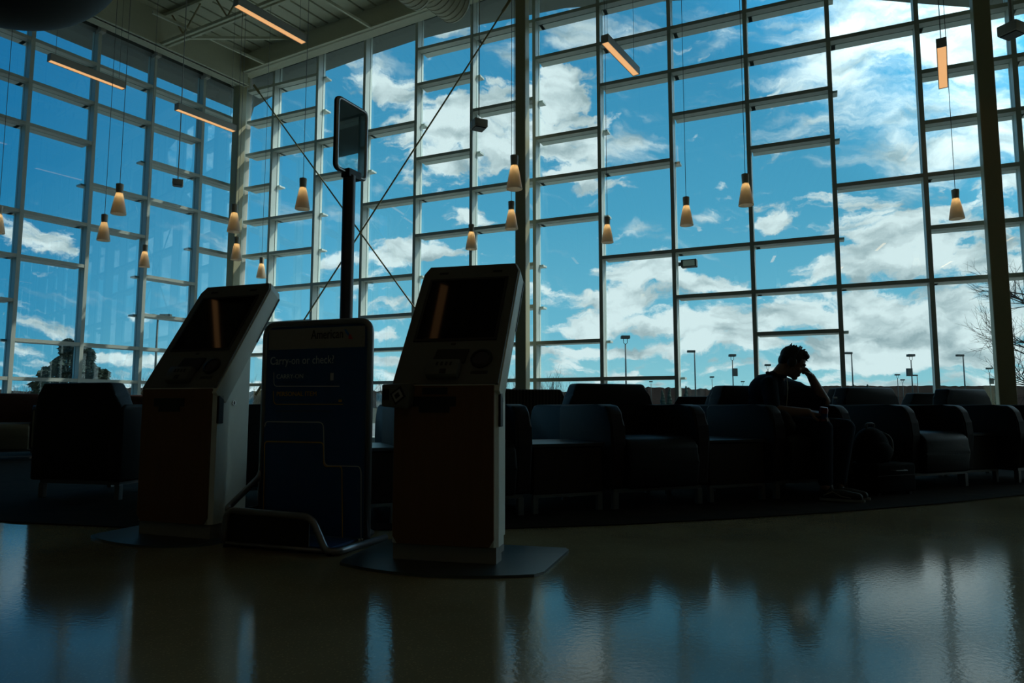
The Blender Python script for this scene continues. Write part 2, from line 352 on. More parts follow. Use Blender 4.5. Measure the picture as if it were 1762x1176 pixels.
def tube(bm, pts, r, seg=10, closed=False, radii=None):
    pts = [Vector(p) for p in pts]; n = len(pts); rings = []
    up = None
    for i, p in enumerate(pts):
        if closed: d = (pts[(i + 1) % n] - pts[i - 1])
        else: d = pts[min(i + 1, n - 1)] - pts[max(i - 1, 0)]
        d.normalize()
        if up is None:
            up = Vector((0, 0, 1)) if abs(d.z) < .9 else Vector((1, 0, 0))
        s = d.cross(up)
        if s.length < 1e-4: s = d.orthogonal()
        s.normalize(); up = s.cross(d).normalized()
        rr = radii[i] if radii else r
        rings.append([bm.verts.new(p + (s * math.cos(2 * math.pi * k / seg) + up * math.sin(2 * math.pi * k / seg)) * rr) for k in range(seg)])
    m = n if closed else n - 1
    for i in range(m):
        a, b = rings[i], rings[(i + 1) % n]
        for k in range(seg): bm.faces.new((a[k], a[(k + 1) % seg], b[(k + 1) % seg], b[k]))
    if not closed:
        bm.faces.new(rings[0]); bm.faces.new(rings[-1][::-1])
def rounded(pts, r, n=5, closed=False):
    """round the corners of a polyline in space"""
    pts = [Vector(p) for p in pts]; out = []
    N_ = len(pts)
    for i, p in enumerate(pts):
        if not closed and i in (0, N_ - 1): out.append(p); continue
        a = pts[i - 1]; b = pts[(i + 1) % N_]
        ra = min(r, (a - p).length * .48, (b - p).length * .48)
        A = p + (a - p).normalized() * ra; B = p + (b - p).normalized() * ra
        for k in range(n + 1):
            t = k / n; out.append(A * (1 - t) ** 2 + p * 2 * t * (1 - t) + B * t * t)
    return out
def lathe(bm, prof, seg=24, T=None, caps=True):
    rings = []; new = []
    for r, z in prof:
        ring = [bm.verts.new((r * math.cos(2 * math.pi * k / seg), r * math.sin(2 * math.pi * k / seg), z)) for k in range(seg)]
        rings.append(ring); new += ring
    for a, b in zip(rings, rings[1:]):
        for k in range(seg): bm.faces.new((a[k], a[(k + 1) % seg], b[(k + 1) % seg], b[k]))
    if caps: bm.faces.new(rings[0]); bm.faces.new(rings[-1][::-1])
    if T is not None: bmesh.ops.transform(bm, matrix=T, verts=new)
def beam_between(bm, a, b, w, h):
    """rectangular bar from a to b; w horizontal, h vertical"""
    a = Vector(a); b = Vector(b); d = (b - a); L_ = d.length; d.normalize()
    s = d.cross(Vector((0, 0, 1)))
    if s.length < 1e-3: s = Vector((1, 0, 0))
    s.normalize(); u = s.cross(d).normalized()
    box(bm, (0, -w / 2, -h / 2), (L_, w / 2, h / 2), frame_mat(a, d, s, u))
def ellipsoid(bm, c, rad, rot=None, seg=20, rings=12):
    T = Matrix.Translation(Vector(c)) @ (rot.to_4x4() if rot is not None else Matrix.Identity(4)) @ Matrix.Diagonal((*rad, 1))
    bmesh.ops.create_uvsphere(bm, u_segments=seg, v_segments=rings, radius=1, matrix=T)
def capsule(bm, a, ra, b, rb, seg=16):
    a = Vector(a); b = Vector(b); d = (b - a).normalized()
    pts = []; rad = []
    for k in range(5):
        t = math.pi / 2 * (1 - k / 4); pts.append(a - d * ra * math.sin(t) * .999); rad.append(max(ra * math.cos(t), ra * .05))
    for k in range(5):
        t = math.pi / 2 * k / 4; pts.append(b + d * rb * math.sin(t) * .999); rad.append(max(rb * math.cos(t), rb * .05))
    tube(bm, pts, 0, seg, radii=rad)
def text_mesh(name, s, size, m, parent, loc, rot, extrude=.0008, align='LEFT', xscale=1.0):
    c = bpy.data.curves.new(name, 'FONT'); c.body = s; c.size = size; c.extrude = extrude; c.align_x = align; c.resolution_u = 3
    t = bpy.data.objects.new(name + '_tmp', c); COL.objects.link(t)
    bpy.context.view_layer.update()
    me = bpy.data.meshes.new_from_object(t.evaluated_get(bpy.context.evaluated_depsgraph_get()))
    bpy.data.objects.remove(t); me.name = name
    me.materials.clear(); me.materials.append(M[m])
    o = bpy.data.objects.new(name, me); COL.objects.link(o); o.parent = parent; o.location = loc; o.rotation_euler = rot; o.scale = (xscale, 1, 1)
    return o
def flatz(z): return z + CAM_Z

# ------------------------------------------------------------------ geometry of the two glass walls
P0 = Vector((-6.081, 15.0, 0))
dR = Vector((.91276, -.40849, 0)); nR = Vector((.40849, .91276, 0))
dL = Vector((-.54464, -.83867, 0)); nL = Vector((-.83867, .54464, 0))
ZK = [z + CAM_Z for z in (.500, 1.156, 1.822, 2.590, 3.368, 4.150, 4.922, 5.695, 6.460, 7.200)]
TR = [0, .927, 2.141, 3.370, 4.623, 5.864, 7.149, 8.370, 9.607, 10.820, 12.023, 13.200, 14.34, 15.5, 16.66, 17.82, 19.04, 20.26, 21.48, 22.7, 23.92, 25.14, 26.36, 27.58, 28.8]
KR = [[0, 1, 2, 3, 4, 5, 6, 7, 8, 9], [0, 1, 2, 3, 4, 5, 7, 8, 9], [0, 1, 3, 6, 7], [0, 1, 2, 3, 5, 7], [0, 1, 2, 4, 5, 6, 8, 9], [0, 1, 2, 3, 4, 5, 7, 9],
      [0, 1, 4, 5, 6, 8, 9], [0, 3, 5, 7, 8, 9], [2, 3, 6, 7, 8, 9], [1, 2, 3, 5, 6, 7, 8], [2, 4, 7, 9], [2, 3, 4, 5, 6, 7, 9], [2, 3, 4, 5, 6, 7, 8], [1, 3, 5, 7, 8], [0, 2, 4, 6, 8], [0, 3, 6, 8], [1, 4, 7], [2, 5, 8], [0, 3, 6], [1, 4, 7], [2, 5, 7], [0, 3, 6], [1, 4, 7], [2, 5, 8]]
TL = [0, 1.075, 2.150, 3.22, 4.295, 5.37, 6.45, 7.5]
KL = [[0, 1, 2, 4, 5, 6, 8], [0, 1, 2, 3, 5, 6, 7, 8], [0, 1, 4, 5, 7, 8], [0, 1, 3, 4, 6, 7, 8], [0, 2, 3, 4, 6, 7, 8], [0, 1, 3, 5, 7, 8], [0, 2, 4, 6, 8]]
def headR(t): return CAM_Z + 7.62 + .066 * t
def headL(t): return CAM_Z + 7.12
def dist_left(P): return -(Vector((P[0], P[1], 0)) - P0).dot(nL)
def soffit_z(P): return CAM_Z + 7.60 + .064 * dist_left(P)
def deck_z(P): return CAM_Z + 7.78 + .066 * dist_left(P)

def mull_off(P0_, d, n, t):
    P = P0_ + d * t
    v = Vector((P.x, P.y, 0)).normalized()
    # sideways shift of the far edge of the mullion seen from inside
    return -.11 * (v.dot(d) / v.dot(n)) * -1
win_no = [0]
def glass_wall(d, n, T_, K_, head, sgn):
    """one structural window per bay, each with mullion, transoms, sunshade fins and glass"""
    for i in range(len(T_) - 1):
        win_no[0] += 1
        w = empty('window_%d' % win_no[0], P0 + d * T_[i]); tag(w, kind='structure')
        Tm = frame_mat((0, 0, 0), d, n)
        t0 = -0.0; L_ = T_[i + 1] - T_[i]
        o1 = mull_off(P0, d, n, T_[i + 1]); o0 = mull_off(P0, d, n, T_[i]) if i else .02
        a0 = o0 + .03; a1 = L_ + o1 - .03
        # far mullion of the bay
        bm = bmesh.new(); c = L_ + o1; h = head(T_[i + 1])
        box(bm, (c - .031, 0, .05), (c + .031, .145, h - .04), Tm); box(bm, (c - .031, .165, .05), (c + .031, .225, h), Tm)
        obj('mullion', bm, 'alum', w)
        bm = bmesh.new(); box(bm, (c - .022, .14, .05), (c + .022, .17, h), Tm)
        obj('gasket', bm, 'gasket', w)
        bm = bmesh.new()
        box(bm, (c - .045, -.12, h - .07), (c + .045, .10, h + .10), Tm)
        obj('head_bracket', bm, 'lampbody', w)
        # glass of the bay
        bm = bmesh.new(); g0, g1 = a0 - .01, a1 + .01
        z0 = .08; h0 = head(T_[i]) + .02; h1 = head(T_[i + 1]) + .02
        prism(bm, [(g0, z0), (g1, z0), (g1, h1), (g0, h0)], .149, .161, 'y', T=Tm)
        obj('glass_pane', bm, 'glass', w)
        for k in K_[i]:
            z = ZK[k]
            if z > min(h0, h1) - .15: continue
            bm = bmesh.new(); box(bm, (a0, .004, z - .06), (a1, .143, z), Tm); obj('transom', bm, 'alum', w)
            bm = bmesh.new(); box(bm, (a0, .13, z - .045), (a1, .172, z - .012), Tm); obj('transom_gasket', bm, 'gasket', w)
            bm = bmesh.new(); box(bm, (a0 + .015, .172, z - .055), (a1 + .06 + .075, .345, z - .02), Tm)
            obj('sunshade_fin', bm, 'alum', w)
        # head and sill
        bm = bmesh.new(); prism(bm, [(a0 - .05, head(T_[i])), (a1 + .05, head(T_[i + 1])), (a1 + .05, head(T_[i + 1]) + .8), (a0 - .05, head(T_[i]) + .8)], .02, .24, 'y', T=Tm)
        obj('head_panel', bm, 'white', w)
        bm = bmesh.new(); box(bm, (-.03, -.03, 0), (L_ + .05, .22, .10), Tm); obj('sill', bm, 'alum', w)
glass_wall(dR, nR, TR, KR, headR, 1)
glass_wall(dL, nL, TL, KL, headL, -1)
# corner post
bm = bmesh.new(); tube(bm, [P0 + Vector((0, 0, 0)) + nR * .10 + nL * .10, P0 + nR * .10 + nL * .10 + Vector((0, 0, 8.4))], .12, 4)
tag(obj('trim_1', bm, 'alum'), kind='structure')

# ------------------------------------------------------------------ floor, carpet, walls, ceiling
EL = P0 + dL * 7.5; ER = P0 + dR * 28.8
room = [(P0.x, P0.y), (ER.x, ER.y), (ER.x + 1.5, -8), (-15, -8), (EL.x - 4.5, EL.y - 6.93)]
def poly_slab(name, pts, z0, z1, m):
    bm = bmesh.new(); prism(bm, pts, z0, z1, 'z'); return obj(name, bm, m)
out_pts = [tuple((P0 + nR * .3 + nL * .3).to_2d()), tuple((ER + nR * .3 + dR * .3).to_2d()), (ER.x + 1.8, -8.3), (-15.3, -8.3), tuple((EL + dL * 8.27 + nL * .3).to_2d())]
tag(poly_slab('floor', out_pts, -.15, 0, 'floor'), kind='structure')
LE2 = EL + dL * 8.27
def wall_seg(name, a, b, z0, z1, th=.2):
    a = Vector((a[0], a[1], 0)); b = Vector((b[0], b[1], 0)); bm = bmesh.new(); d = (b - a).normalized(); s = Vector((d.y, -d.x, 0))
    box(bm, (0, 0, z0), ((b - a).length, th, z1), frame_mat(a, d, s)); return tag(obj(name, bm, 'dark_wall'), kind='structure')
wall_seg('wall_left', EL, LE2, 0, 9.6, -.2)
wall_seg('wall_left_rear', LE2, (-15, -8), 0, 9.8, -.2)
wall_seg('wall_back', (-15, -8), (ER.x + 1.5, -8), 0, 11, .2)
wall_seg('wall_right', (ER.x + 1.5, -8), ER, 0, 11, .2)
# curved edge of the carpet in front of the chairs
curve = [(-6.6, 6.6), (-5.0, 5.25), (-4.0, 4.62), (-3.0, 4.20), (-2.2, 4.02), (-1.5, 3.97), (-.7, 3.95), (-.04, 3.99), (.65, 4.12), (1.365, 4.33), (2.1, 4.58), (3.05, 4.98), (4.04, 5.48), (5.2, 6.15), (6.6, 7.1), (7.6, 7.8)]
cR = P0 + dR * 15.2 - nR * .04
cp = [(x, y) for x, y in curve] + [(cR.x, cR.y), tuple((P0 - nR * .05 - nL * .05).to_2d())] + [tuple((P0 + dL * 7.2 - nL * .04).to_2d())]
bm = bmesh.new(); prism(bm, cp, .0, .008, 'z'); tag(obj('carpet', bm, 'carpet'), kind='structure')

# ceiling deck: metal roof deck with grooves running parallel to the left wall
bm = bmesh.new()
inner = -nL                                            # horizontal, away from the left wall
s0 = -.3; s1 = 34.5
def deck_pt(s, t, dz):
    P = P0 + inner * s + dL * t
    return Vector((P.x, P.y, CAM_Z + 7.78 + .066 * s + dz))
per = .30; s = s0; prof = []
while s < s1:
    prof += [(s, 0), (s + per - .045, 0), (s + per - .045, .07), (s + per, .07)]
    s += per
def t_start(s):                                        # follow the right wall (angle between walls is 98.9 degrees)
    P = P0 + inner * s; return -(P - P0).dot(nR) * 0 + ((P0 + nR * .22 - P).dot(nR)) / dL.dot(nR)
prev = None
for (s, dz) in prof:
    a = bm.verts.new(deck_pt(s, t_start(s), dz)); b = bm.verts.new(deck_pt(s, 27, dz))
    if prev: bm.faces.new((prev[0], a, b, prev[1]))
    prev = (a, b)
a = [deck_pt(s0, t_start(s0), .12), deck_pt(s1, t_start(s1), .12), deck_pt(s1, 27, .12), deck_pt(s0, 27, .12)]
V0 = [bm.verts.new(p) for p in a]; V1 = [bm.verts.new(p + Vector((0, 0, .25))) for p in a]
bm.faces.new(V0); bm.faces.new(V1)
for i in range(4): bm.faces.new((V0[i], V0[(i + 1) % 4], V1[(i + 1) % 4], V1[i]))
tag(obj('ceiling', bm, 'ceil'), kind='structure')

# outside overhang of the roof
edge_px = [(61, 49), (156, 87), (254, 127), (340, 162)]
def on_soffit(px, py):
    r = ray(px, py); o = Vector((0, 0, CAM_Z)); a = .064; n = Vector((a * nL.x, a * nL.y, 1)); p = Vector((P0.x, P0.y, CAM_Z + 7.60))
    return o + r * ((p - o).dot(n) / r.dot(n))
cL = P0 + nL * 1.68
outer = [cL + dL * 16, cL + dL * -1.36]
for q in [(437, 185), (467, 167), (562, 122), (626, 99), (714, 70), (809, 46), (887, 31), (972, 14)]: outer.append(on_soffit(*q))
outer += [P0 + dR * 10.0 + nR * 2.35, P0 + dR * 11.6 + nR * 3.25, on_soffit(1511, 0), on_soffit(1578, 6), on_soffit(1676, 13.6), on_soffit(1722, 15.8), P0 + dR * 30 + nR * 7.6]
inn = [P0 + dR * 30 + nR * .2, P0 + nR * .2 + nL * .2, P0 + dL * 16 + nL * .2]
bm = bmesh.new(); lo = []; hi = []
for p in outer + inn:
    z = soffit_z(p); lo.append(bm.verts.new((p.x, p.y, z))); hi.append(bm.verts.new((p.x, p.y, z + .35)))
bm.faces.new(lo); bm.faces.new(hi[::-1])
for i in range(len(lo)):
    j = (i + 1) % len(lo); bm.faces.new((lo[i], lo[j], hi[j], hi[i]))
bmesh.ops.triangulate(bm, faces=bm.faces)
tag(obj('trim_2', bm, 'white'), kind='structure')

# edge beams under the deck
def edge_beam(d, n, L_, zb0, slope_b, top_f, name):
    bm = bmesh.new(); Tm = frame_mat(P0, d, n)
    def zz(t, s): return s + slope_b * t
    for (y0, y1, za, zb) in ((-.40, -.36, .0, None), (-.46, -.14, 0, .035), (-.46, -.30, None, None)):
        if za is None: continue
        pts = [(-.0 + .25, zb0 + za), (L_, zb0 + za + slope_b * L_)]
        if zb is None: pts += [(L_, top_f(L_)), (.25, top_f(.25))]
        else: pts += [(L_, zb0 + zb + slope_b * L_), (.25, zb0 + zb)]
        prism(bm, pts, y0, y1, 'y', T=Tm)
    return tag(obj(name, bm, 'ceil'), kind='structure')
edge_beam(dR, nR, 29, CAM_Z + 7.36, .064, lambda t: deck_z(P0 + dR * t - nR * .4) + .02, 'trim_3')
edge_beam(dL, nL, 15, CAM_Z + 7.10, 0.0, lambda t: deck_z(P0 + dL * t - nL * .4) + .02, 'trim_4')

# ------------------------------------------------------------------ steel columns, bracing rods
def column(t, name, label, d=dR, n=nR, top=None):
    P = P0 + d * t; bm = bmesh.new()
    ztop = (CAM_Z + 7.36 + .064 * t) if top is None else top
    Tm = frame_mat((0, 0, 0), d, n)
    c = empty(name, P)
    box(bm, (-.1, -.40, .02), (.1, -.20, ztop), Tm, bevel=.012)
    obj('shaft', bm, 'beige', c)
    bm = bmesh.new(); box(bm, (-.16, -.46, .0), (.16, -.14, .02), Tm); obj('base_plate', bm, 'beige', c)
    bm = bmesh.new(); box(bm, (-.14, -.44, ztop - .25), (-.12, -.16, ztop), Tm); box(bm, (.12, -.44, ztop - .25), (.14, -.16, ztop), Tm); box(bm, (-.14, -.32, ztop - .24), (.14, -.28, ztop), Tm)
    obj('connection_plate', bm, 'beige', c)
    return tag(c, label, 'column', 'steel columns', 'structure')
column(.14, 'steel_column', 'beige square steel column standing in the glazed corner')
column(7.00, 'steel_column', 'beige square steel column in the middle, behind the nearer kiosk')
column(13.94, 'steel_column', 'dark square steel column at the right, in front of the bare tree')
def rod_on(pa, pb, name, label):
    pl = P0 - nR * .30
    A = at_plane(*pa, pl, nR); B = at_plane(*pb, pl, nR); d = (B - A)
    bm = bmesh.new(); tube(bm, [A, B], .016, 8)
    r = obj('rod', bm, 'rod', None, True); r.parent = None
    e = empty(name, (0, 0, 0)); r.parent = e
    dn = d.normalized()
    for a_, b_ in ((A, A + dn * .25), (B - dn * .25, B)):
        bm = bmesh.new(); tube(bm, [a_, b_], .03, 8); obj('clevis', bm, 'rod', e, True)
    tag(e, label, 'bracing rod')
rod_on((437, 147), (852, 722), 'bracing_rod', 'thin bronze bracing rod sloping down to the right from the corner column')
rod_on((878, 0), (440, 680), 'bracing_rod', 'thin bronze bracing rod rising to the right up to the middle column')

# ------------------------------------------------------------------ roof joists, bridging, ducts
def joist(tl, idx):
    e = empty('roof_joist', P0 + dL * tl)
    L_ = 18; rise = .064
    def P(s, z): return dR * s + Vector((0, 0, z))
    zb = CAM_Z + 7.12; 
    def top(s): return deck_z(P0 + dL * tl + dR * s) - .03
    bm = bmesh.new()
    for off in (-.05, .05):
        o = Vector((dR.y, -dR.x, 0)) * off
        beam_between(bm, P(.35, zb + rise * .35) + o, P(L_, zb + rise * L_) + o, .05, .06)
    obj('bottom_chord', bm, 'ceil', e)
    bm = bmesh.new(); beam_between(bm, P(.35, top(.35) - .04), P(L_, top(L_) - .04), .12, .06); obj('top_chord', bm, 'ceil', e)
    s = .9; k = 0; bm = bmesh.new()
    while s < L_ - 1.2:
        tube(bm, [P(s, zb + rise * s), P(s + .55, top(s + .55))], .017, 6); tube(bm, [P(s + .12, zb + rise * s), P(s - .32, top(s - .32))], .017, 6)
        s += 1.15; k += 1
    obj('web_bars', bm, 'rod', e)
    tag(e, ['cream open web roof joist nearest the glazed corner', 'cream open web roof joist second from the glazed corner', 'cream open web roof joist beyond the top of the view', 'cream open web roof joist overhead near the viewer'][idx], 'roof joist', 'open web roof joists', 'structure')
for i, tl in enumerate((2.25, 4.6, 6.9, 9.2)): joist(tl, i)
for k, (ts, ln) in enumerate(((.98, 2.5), (3.75, 2.6), (5.3, 2.6))):
    A = P0 + dR * ts - nR * .42; z = CAM_Z + 7.36 + .064 * ts
    bm = bmesh.new(); beam_between(bm, (A.x, A.y, z), (A.x + dL.x * ln, A.y + dL.y * ln, z - .08), .045, .05)
    tag(obj('bridging_bar', bm, 'ceil'), ['thin cream bridging bar joining the corner edge beam to the first joist', 'thin cream bridging bar above the pole sign, running to the edge beam', 'short cream bridging bar beside the round duct'][k], 'steel bar', 'bridging bars between the joists', 'structure')
A = at_plane(324, 52, P0 + dL * 2.25 - Vector((0, 0, 0)), nR); A.z = CAM_Z + 7.15
B = at_plane(500, 66, P0 - nR * .45, nR)
bm = bmesh.new(); beam_between(bm, A, B, .05, .05)
tag(obj('diagonal_brace', bm, 'ceil'), 'flat cream steel brace crossing the corner bay of the ceiling', 'steel brace', None, 'structure')

def spiral_duct(end, length, r, name, label):
    e = empty(name, end); bm = bmesh.new(); bmc = bmesh.new()
    n = int(length / .12); pts = []; rad = []
    for i in range(n + 1):
        s = i * .12
        pts += [dL * (s + .012), dL * (s + .10)]; rad += [r, r]
        pts += [dL * (s + .106), dL * (s + .118)]; rad += [r + .012, r + .012]
    tube(bm, pts, r, 28, radii=rad); obj('duct_body', bm, 'duct', e, True, 30)
    tube(bmc, [dL * -.05, dL * -.03, dL * .02], r, 28, radii=[r * .86, r * .97, r + .008]); obj('end_cap', bmc, 'duct', e, True, 40)
    tag(e, label, 'duct')
E1 = at_y(783, 8, 11.9); spiral_duct(E1, 7.5, .34, 'spiral_duct', 'round cream spiral duct ending near the glass wall, with ribbed seams')
E2 = at_y(722, -12, 11.2); spiral_duct(E2, 6.0, .30, 'spiral_duct', 'smaller cream duct running beside the ribbed round duct')
for E_, nm, rr in ((E1, 'spiral_duct', .30), (E2, 'spiral_duct.001', .28)):
    for s_ in (1.0, 3.2, 5.2):
        P = dL * s_; bm = bmesh.new(); tube(bm, [P + Vector((0, 0, rr)), P + Vector((0, 0, deck_z(E_) - E_.z - .005))], .008, 6)
        o = obj('hanger_rod', bm, 'wire'); o.parent = bpy.data.objects[nm]

# large dark rounded canopy overhead at the upper left
def canopy():
    C = at_y(-12, -150, 5.2)
    e = empty('ceiling_canopy', C); bm = bmesh.new()
    prof = []
    for k in range(17):
        a = math.pi / 2 * k / 16; prof.append((.98 * math.sin(a) + .002, -.84 * math.cos(a)))
    prof += [(1.0, .03), (1.0, .10), (.96, .13)]
    lathe(bm, prof, 56); obj('bowl', bm, 'dome', e, True, 40)
    bm = bmesh.new(); lathe(bm, [(.06, .10), (.06, deck_z(C) - C.z)], 14); obj('stem', bm, 'dome', e, True, 40)
    tag(e, 'large dark round bowl-shaped canopy hanging at the top left', 'canopy')
canopy()

# ------------------------------------------------------------------ lamps
def pendant(px, py, label, first=[None]):
    P = at_z(px, py, CAM_Z + 2.43)
    H = .36
    if first[0] is None:
        e = empty('pendant_lamp', (0, 0, 0))
        bm = bmesh.new(); k = []
        for u, r in ((.30, .036), (.34, .040), (.45, .050), (.6, .060), (.8, .073), (.97, .083), (1.0, .083)): k.append((r, H / 2 - u * H))
        inn_ = [(r - .004, z) for r, z in k[::-1]]
        lathe(bm, k + inn_, 28, caps=False); obj('lamp_shade', bm, 'shade', e, True, 50)
        bm = bmesh.new(); lathe(bm, [(.012, H / 2 + .012), (.041, H / 2), (.041, H / 2 - .02), (.037, H / 2 - .30 * H), (.030, H / 2 - .30 * H)], 24); obj('cap', bm, 'cap', e, True, 35)
        bm = bmesh.new(); ellipsoid(bm, (0, 0, H / 2 - .40 * H), (.017, .017, .026), seg=12, rings=8); obj('bulb', bm, 'bulb', e, True)
        first[0] = e
    else: e = copy_tree(first[0])
    e.location = P
    # each cord has its own length up to the deck
    old = [c for c in e.children if c.name.startswith('cord')]
    for c in old: bpy.data.objects.remove(c)
    bm = bmesh.new(); top = deck_z(P) - P.z - .005
    tube(bm, [(0, 0, H / 2), (.004, .0, top * .5), (0, 0, top)], .0035, 5); obj('cord', bm, 'wire', e)
    tag(e, label, 'pendant lamp', 'cone pendant lamps')
for p in [(205, 343, 'lit cone pendant lamp in front of the left wall, largest of those at the left'), (179, 392, 'unlit-looking dull cone pendant lamp just below and left of the larger one'),
          (249, 441, 'small lit cone pendant lamp over the second left mullion, above the farther kiosk'), (403, 376, 'cone pendant lamp in front of the corner column, upper of two'),
          (407, 428, 'cone pendant lamp in front of the corner column, lower of two'), (450, 461, 'smallest lit cone pendant lamp, right of the corner column'),
          (521, 334, 'lit cone pendant lamp left of the pole sign'), (811, 408, 'lit cone pendant lamp hanging just above the nearer kiosk'),
          (880, 371, 'lit cone pendant lamp by the middle column, lower of two'), (885, 297, 'largest lit cone pendant lamp, by the middle column, upper of two'),
          (1045, 396, 'small lit cone pendant lamp right of the middle column'), (1181, 364, 'lit cone pendant lamp above the outside floodlight'),
          (1283, 327, 'large lit cone pendant lamp above the seated man'), (1645, 352, 'lit cone pendant lamp left of the right-hand column'),
          (-3, 378, 'cone pendant lamp cut by the left edge of the view')]: pendant(*p)

def linear_lamp(a, b, z, label, A=None, B=None, dm='lens_strip'):
    if A is None: A = at_z(*a, CAM_Z + z); B = at_z(*b, CAM_Z + z)
    else: A = A + Vector((0, 0, CAM_Z + z)); B = B + Vector((0, 0, CAM_Z + z))
    C = (A + B) / 2; L_ = 1.12 if z > 4.8 else (B - A).length
    e = empty('linear_lamp', C); Tm = frame_mat((0, 0, 0), dL, nL)
    bm = bmesh.new(); h = .115; w = .11
    for lo_, hi_ in (((-L_ / 2, -w / 2, 0), (L_ / 2, -w / 2 + .008, h)), ((-L_ / 2, w / 2 - .008, 0), (L_ / 2, w / 2, h)), ((-L_ / 2, -w / 2, h - .01), (L_ / 2, w / 2, h)), ((-L_ / 2, -w / 2, 0), (-L_ / 2 + .012, w / 2, h)), ((L_ / 2 - .012, -w / 2, 0), (L_ / 2, w / 2, h))): box(bm, lo_, hi_, Tm)
    obj('housing', bm, 'lampbody', e)
    bm = bmesh.new(); box(bm, (-L_ / 2 + .012, -w / 2 + .009, .006), (L_ / 2 - .012, w / 2 - .009, .014), Tm); obj('diffuser', bm, dm, e)
    for s in (-.42, .42):
        bm = bmesh.new(); P = dL * (s * L_); tp = deck_z(C + P) - C.z - .005; tube(bm, [P + Vector((0, 0, h)), P + Vector((0, 0, tp))], .003, 5)
        obj('suspension_cable', bm, 'wire', e)
    tag(e, label, 'linear lamp', 'linear hanging lamps')
linear_lamp((85, 107), (213, 152), 5.2, 'grey linear hanging lamp at the far left, second row from the ceiling')
linear_lamp((305, 188), (402, 228), 5.0, 'grey linear hanging lamp ending at the corner column')
linear_lamp((408, 12), (522, 73), 5.2, 'bright orange linear hanging lamp close under the ceiling deck')
linear_lamp((1037, 72), (1098, 131), 5.0, 'steep orange linear hanging lamp right of the middle column')
linear_lamp((1624, 80), (1620, 153), 4.3, 'end-on pale linear hanging lamp left of the right-hand column')

for k, (x, y, l) in enumerate(((-1.1, .2, 'leftmost of the linear lamps over the hall behind the viewer'), (1.9, -.6, 'second linear lamp over the hall behind the viewer'), (-2.0, 3.0, 'linear lamp overhead above the two kiosks, mirrored in the nearer touchscreen'), (-.4, -3.2, 'linear lamp over the hall, well behind the viewer'),
                             (4.6, -2.6, 'linear lamp over the hall, behind and right of the viewer'), (2.4, -5.0, 'linear lamp over the hall near the back wall'), (-5.6, 4.85, 'linear lamp overhead at the far left, mirrored in the farther touchscreen'), (6.8, .8, 'linear lamp over the hall at the far right of the viewer'))):
    a_ = Vector((x, y, 0)); b_ = a_ + dL * 1.2
    linear_lamp(None, None, 4.81, l, a_, b_, 'lens_strip' if 'mirrored' in l else 'fill_strip')  # lamps not mirrored are added out of view to brighten the foreground
def hung_box(px, py, z, s, label, rr=.008):
    P = at_z(px, py, CAM_Z + z); e = empty('hanging_sensor', P, R(25)); bm = bmesh.new()
    box(bm, (-s, -s, -s * .55), (s, s, s * .6), bevel=s * .12); obj('housing', bm, 'lampbody', e, True, 30)
    bm = bmesh.new(); box(bm, (-s * .8, -s * .8, -s * .68), (s * .8, s * .8, -s * .54)); obj('face', bm, 'box_dark', e)
    bm = bmesh.new(); tube(bm, [(0, 0, s * .6), (0, 0, deck_z(P) - P.z - .005)], rr, 8); obj('stem', bm, 'lampbody', e, True)
    tag(e, label, 'hanging sensor', 'grey boxes hanging on stems')
hung_box(306, 315, 3.9, .085, 'small grey box on a thin stem left of the corner column')
hung_box(824, 215, 4.2, .105, 'grey box on a stem left of the middle column')
hung_box(1741, 52, 4.5, .11, 'dark box on a thick stem at the top right corner', .022)

# floodlight outside on a mullion
P = at_plane(1186, 454, P0 + nR * .42, nR); e = empty('floodlight', P, -R(24) + R(0))
bm = bmesh.new(); box(bm, (-.13, -.07, -.065), (.13, .07, .065), bevel=.012); obj('housing', bm, 'lamp_green', e)
bm = bmesh.new(); box(bm, (-.09, -.078, -.05), (.10, -.070, .045)); obj('lens', bm, 'silver', e)
bm = bmesh.new(); box(bm, (-.22, -.03, -.03), (-.12, .0, .03)); box(bm, (-.24, -.25, -.035), (-.20, 0, .035)); obj('bracket', bm, 'lamp_green', e)
tag(e, 'small grey floodlight fixed outside to a mullion under a transom', 'floodlight')

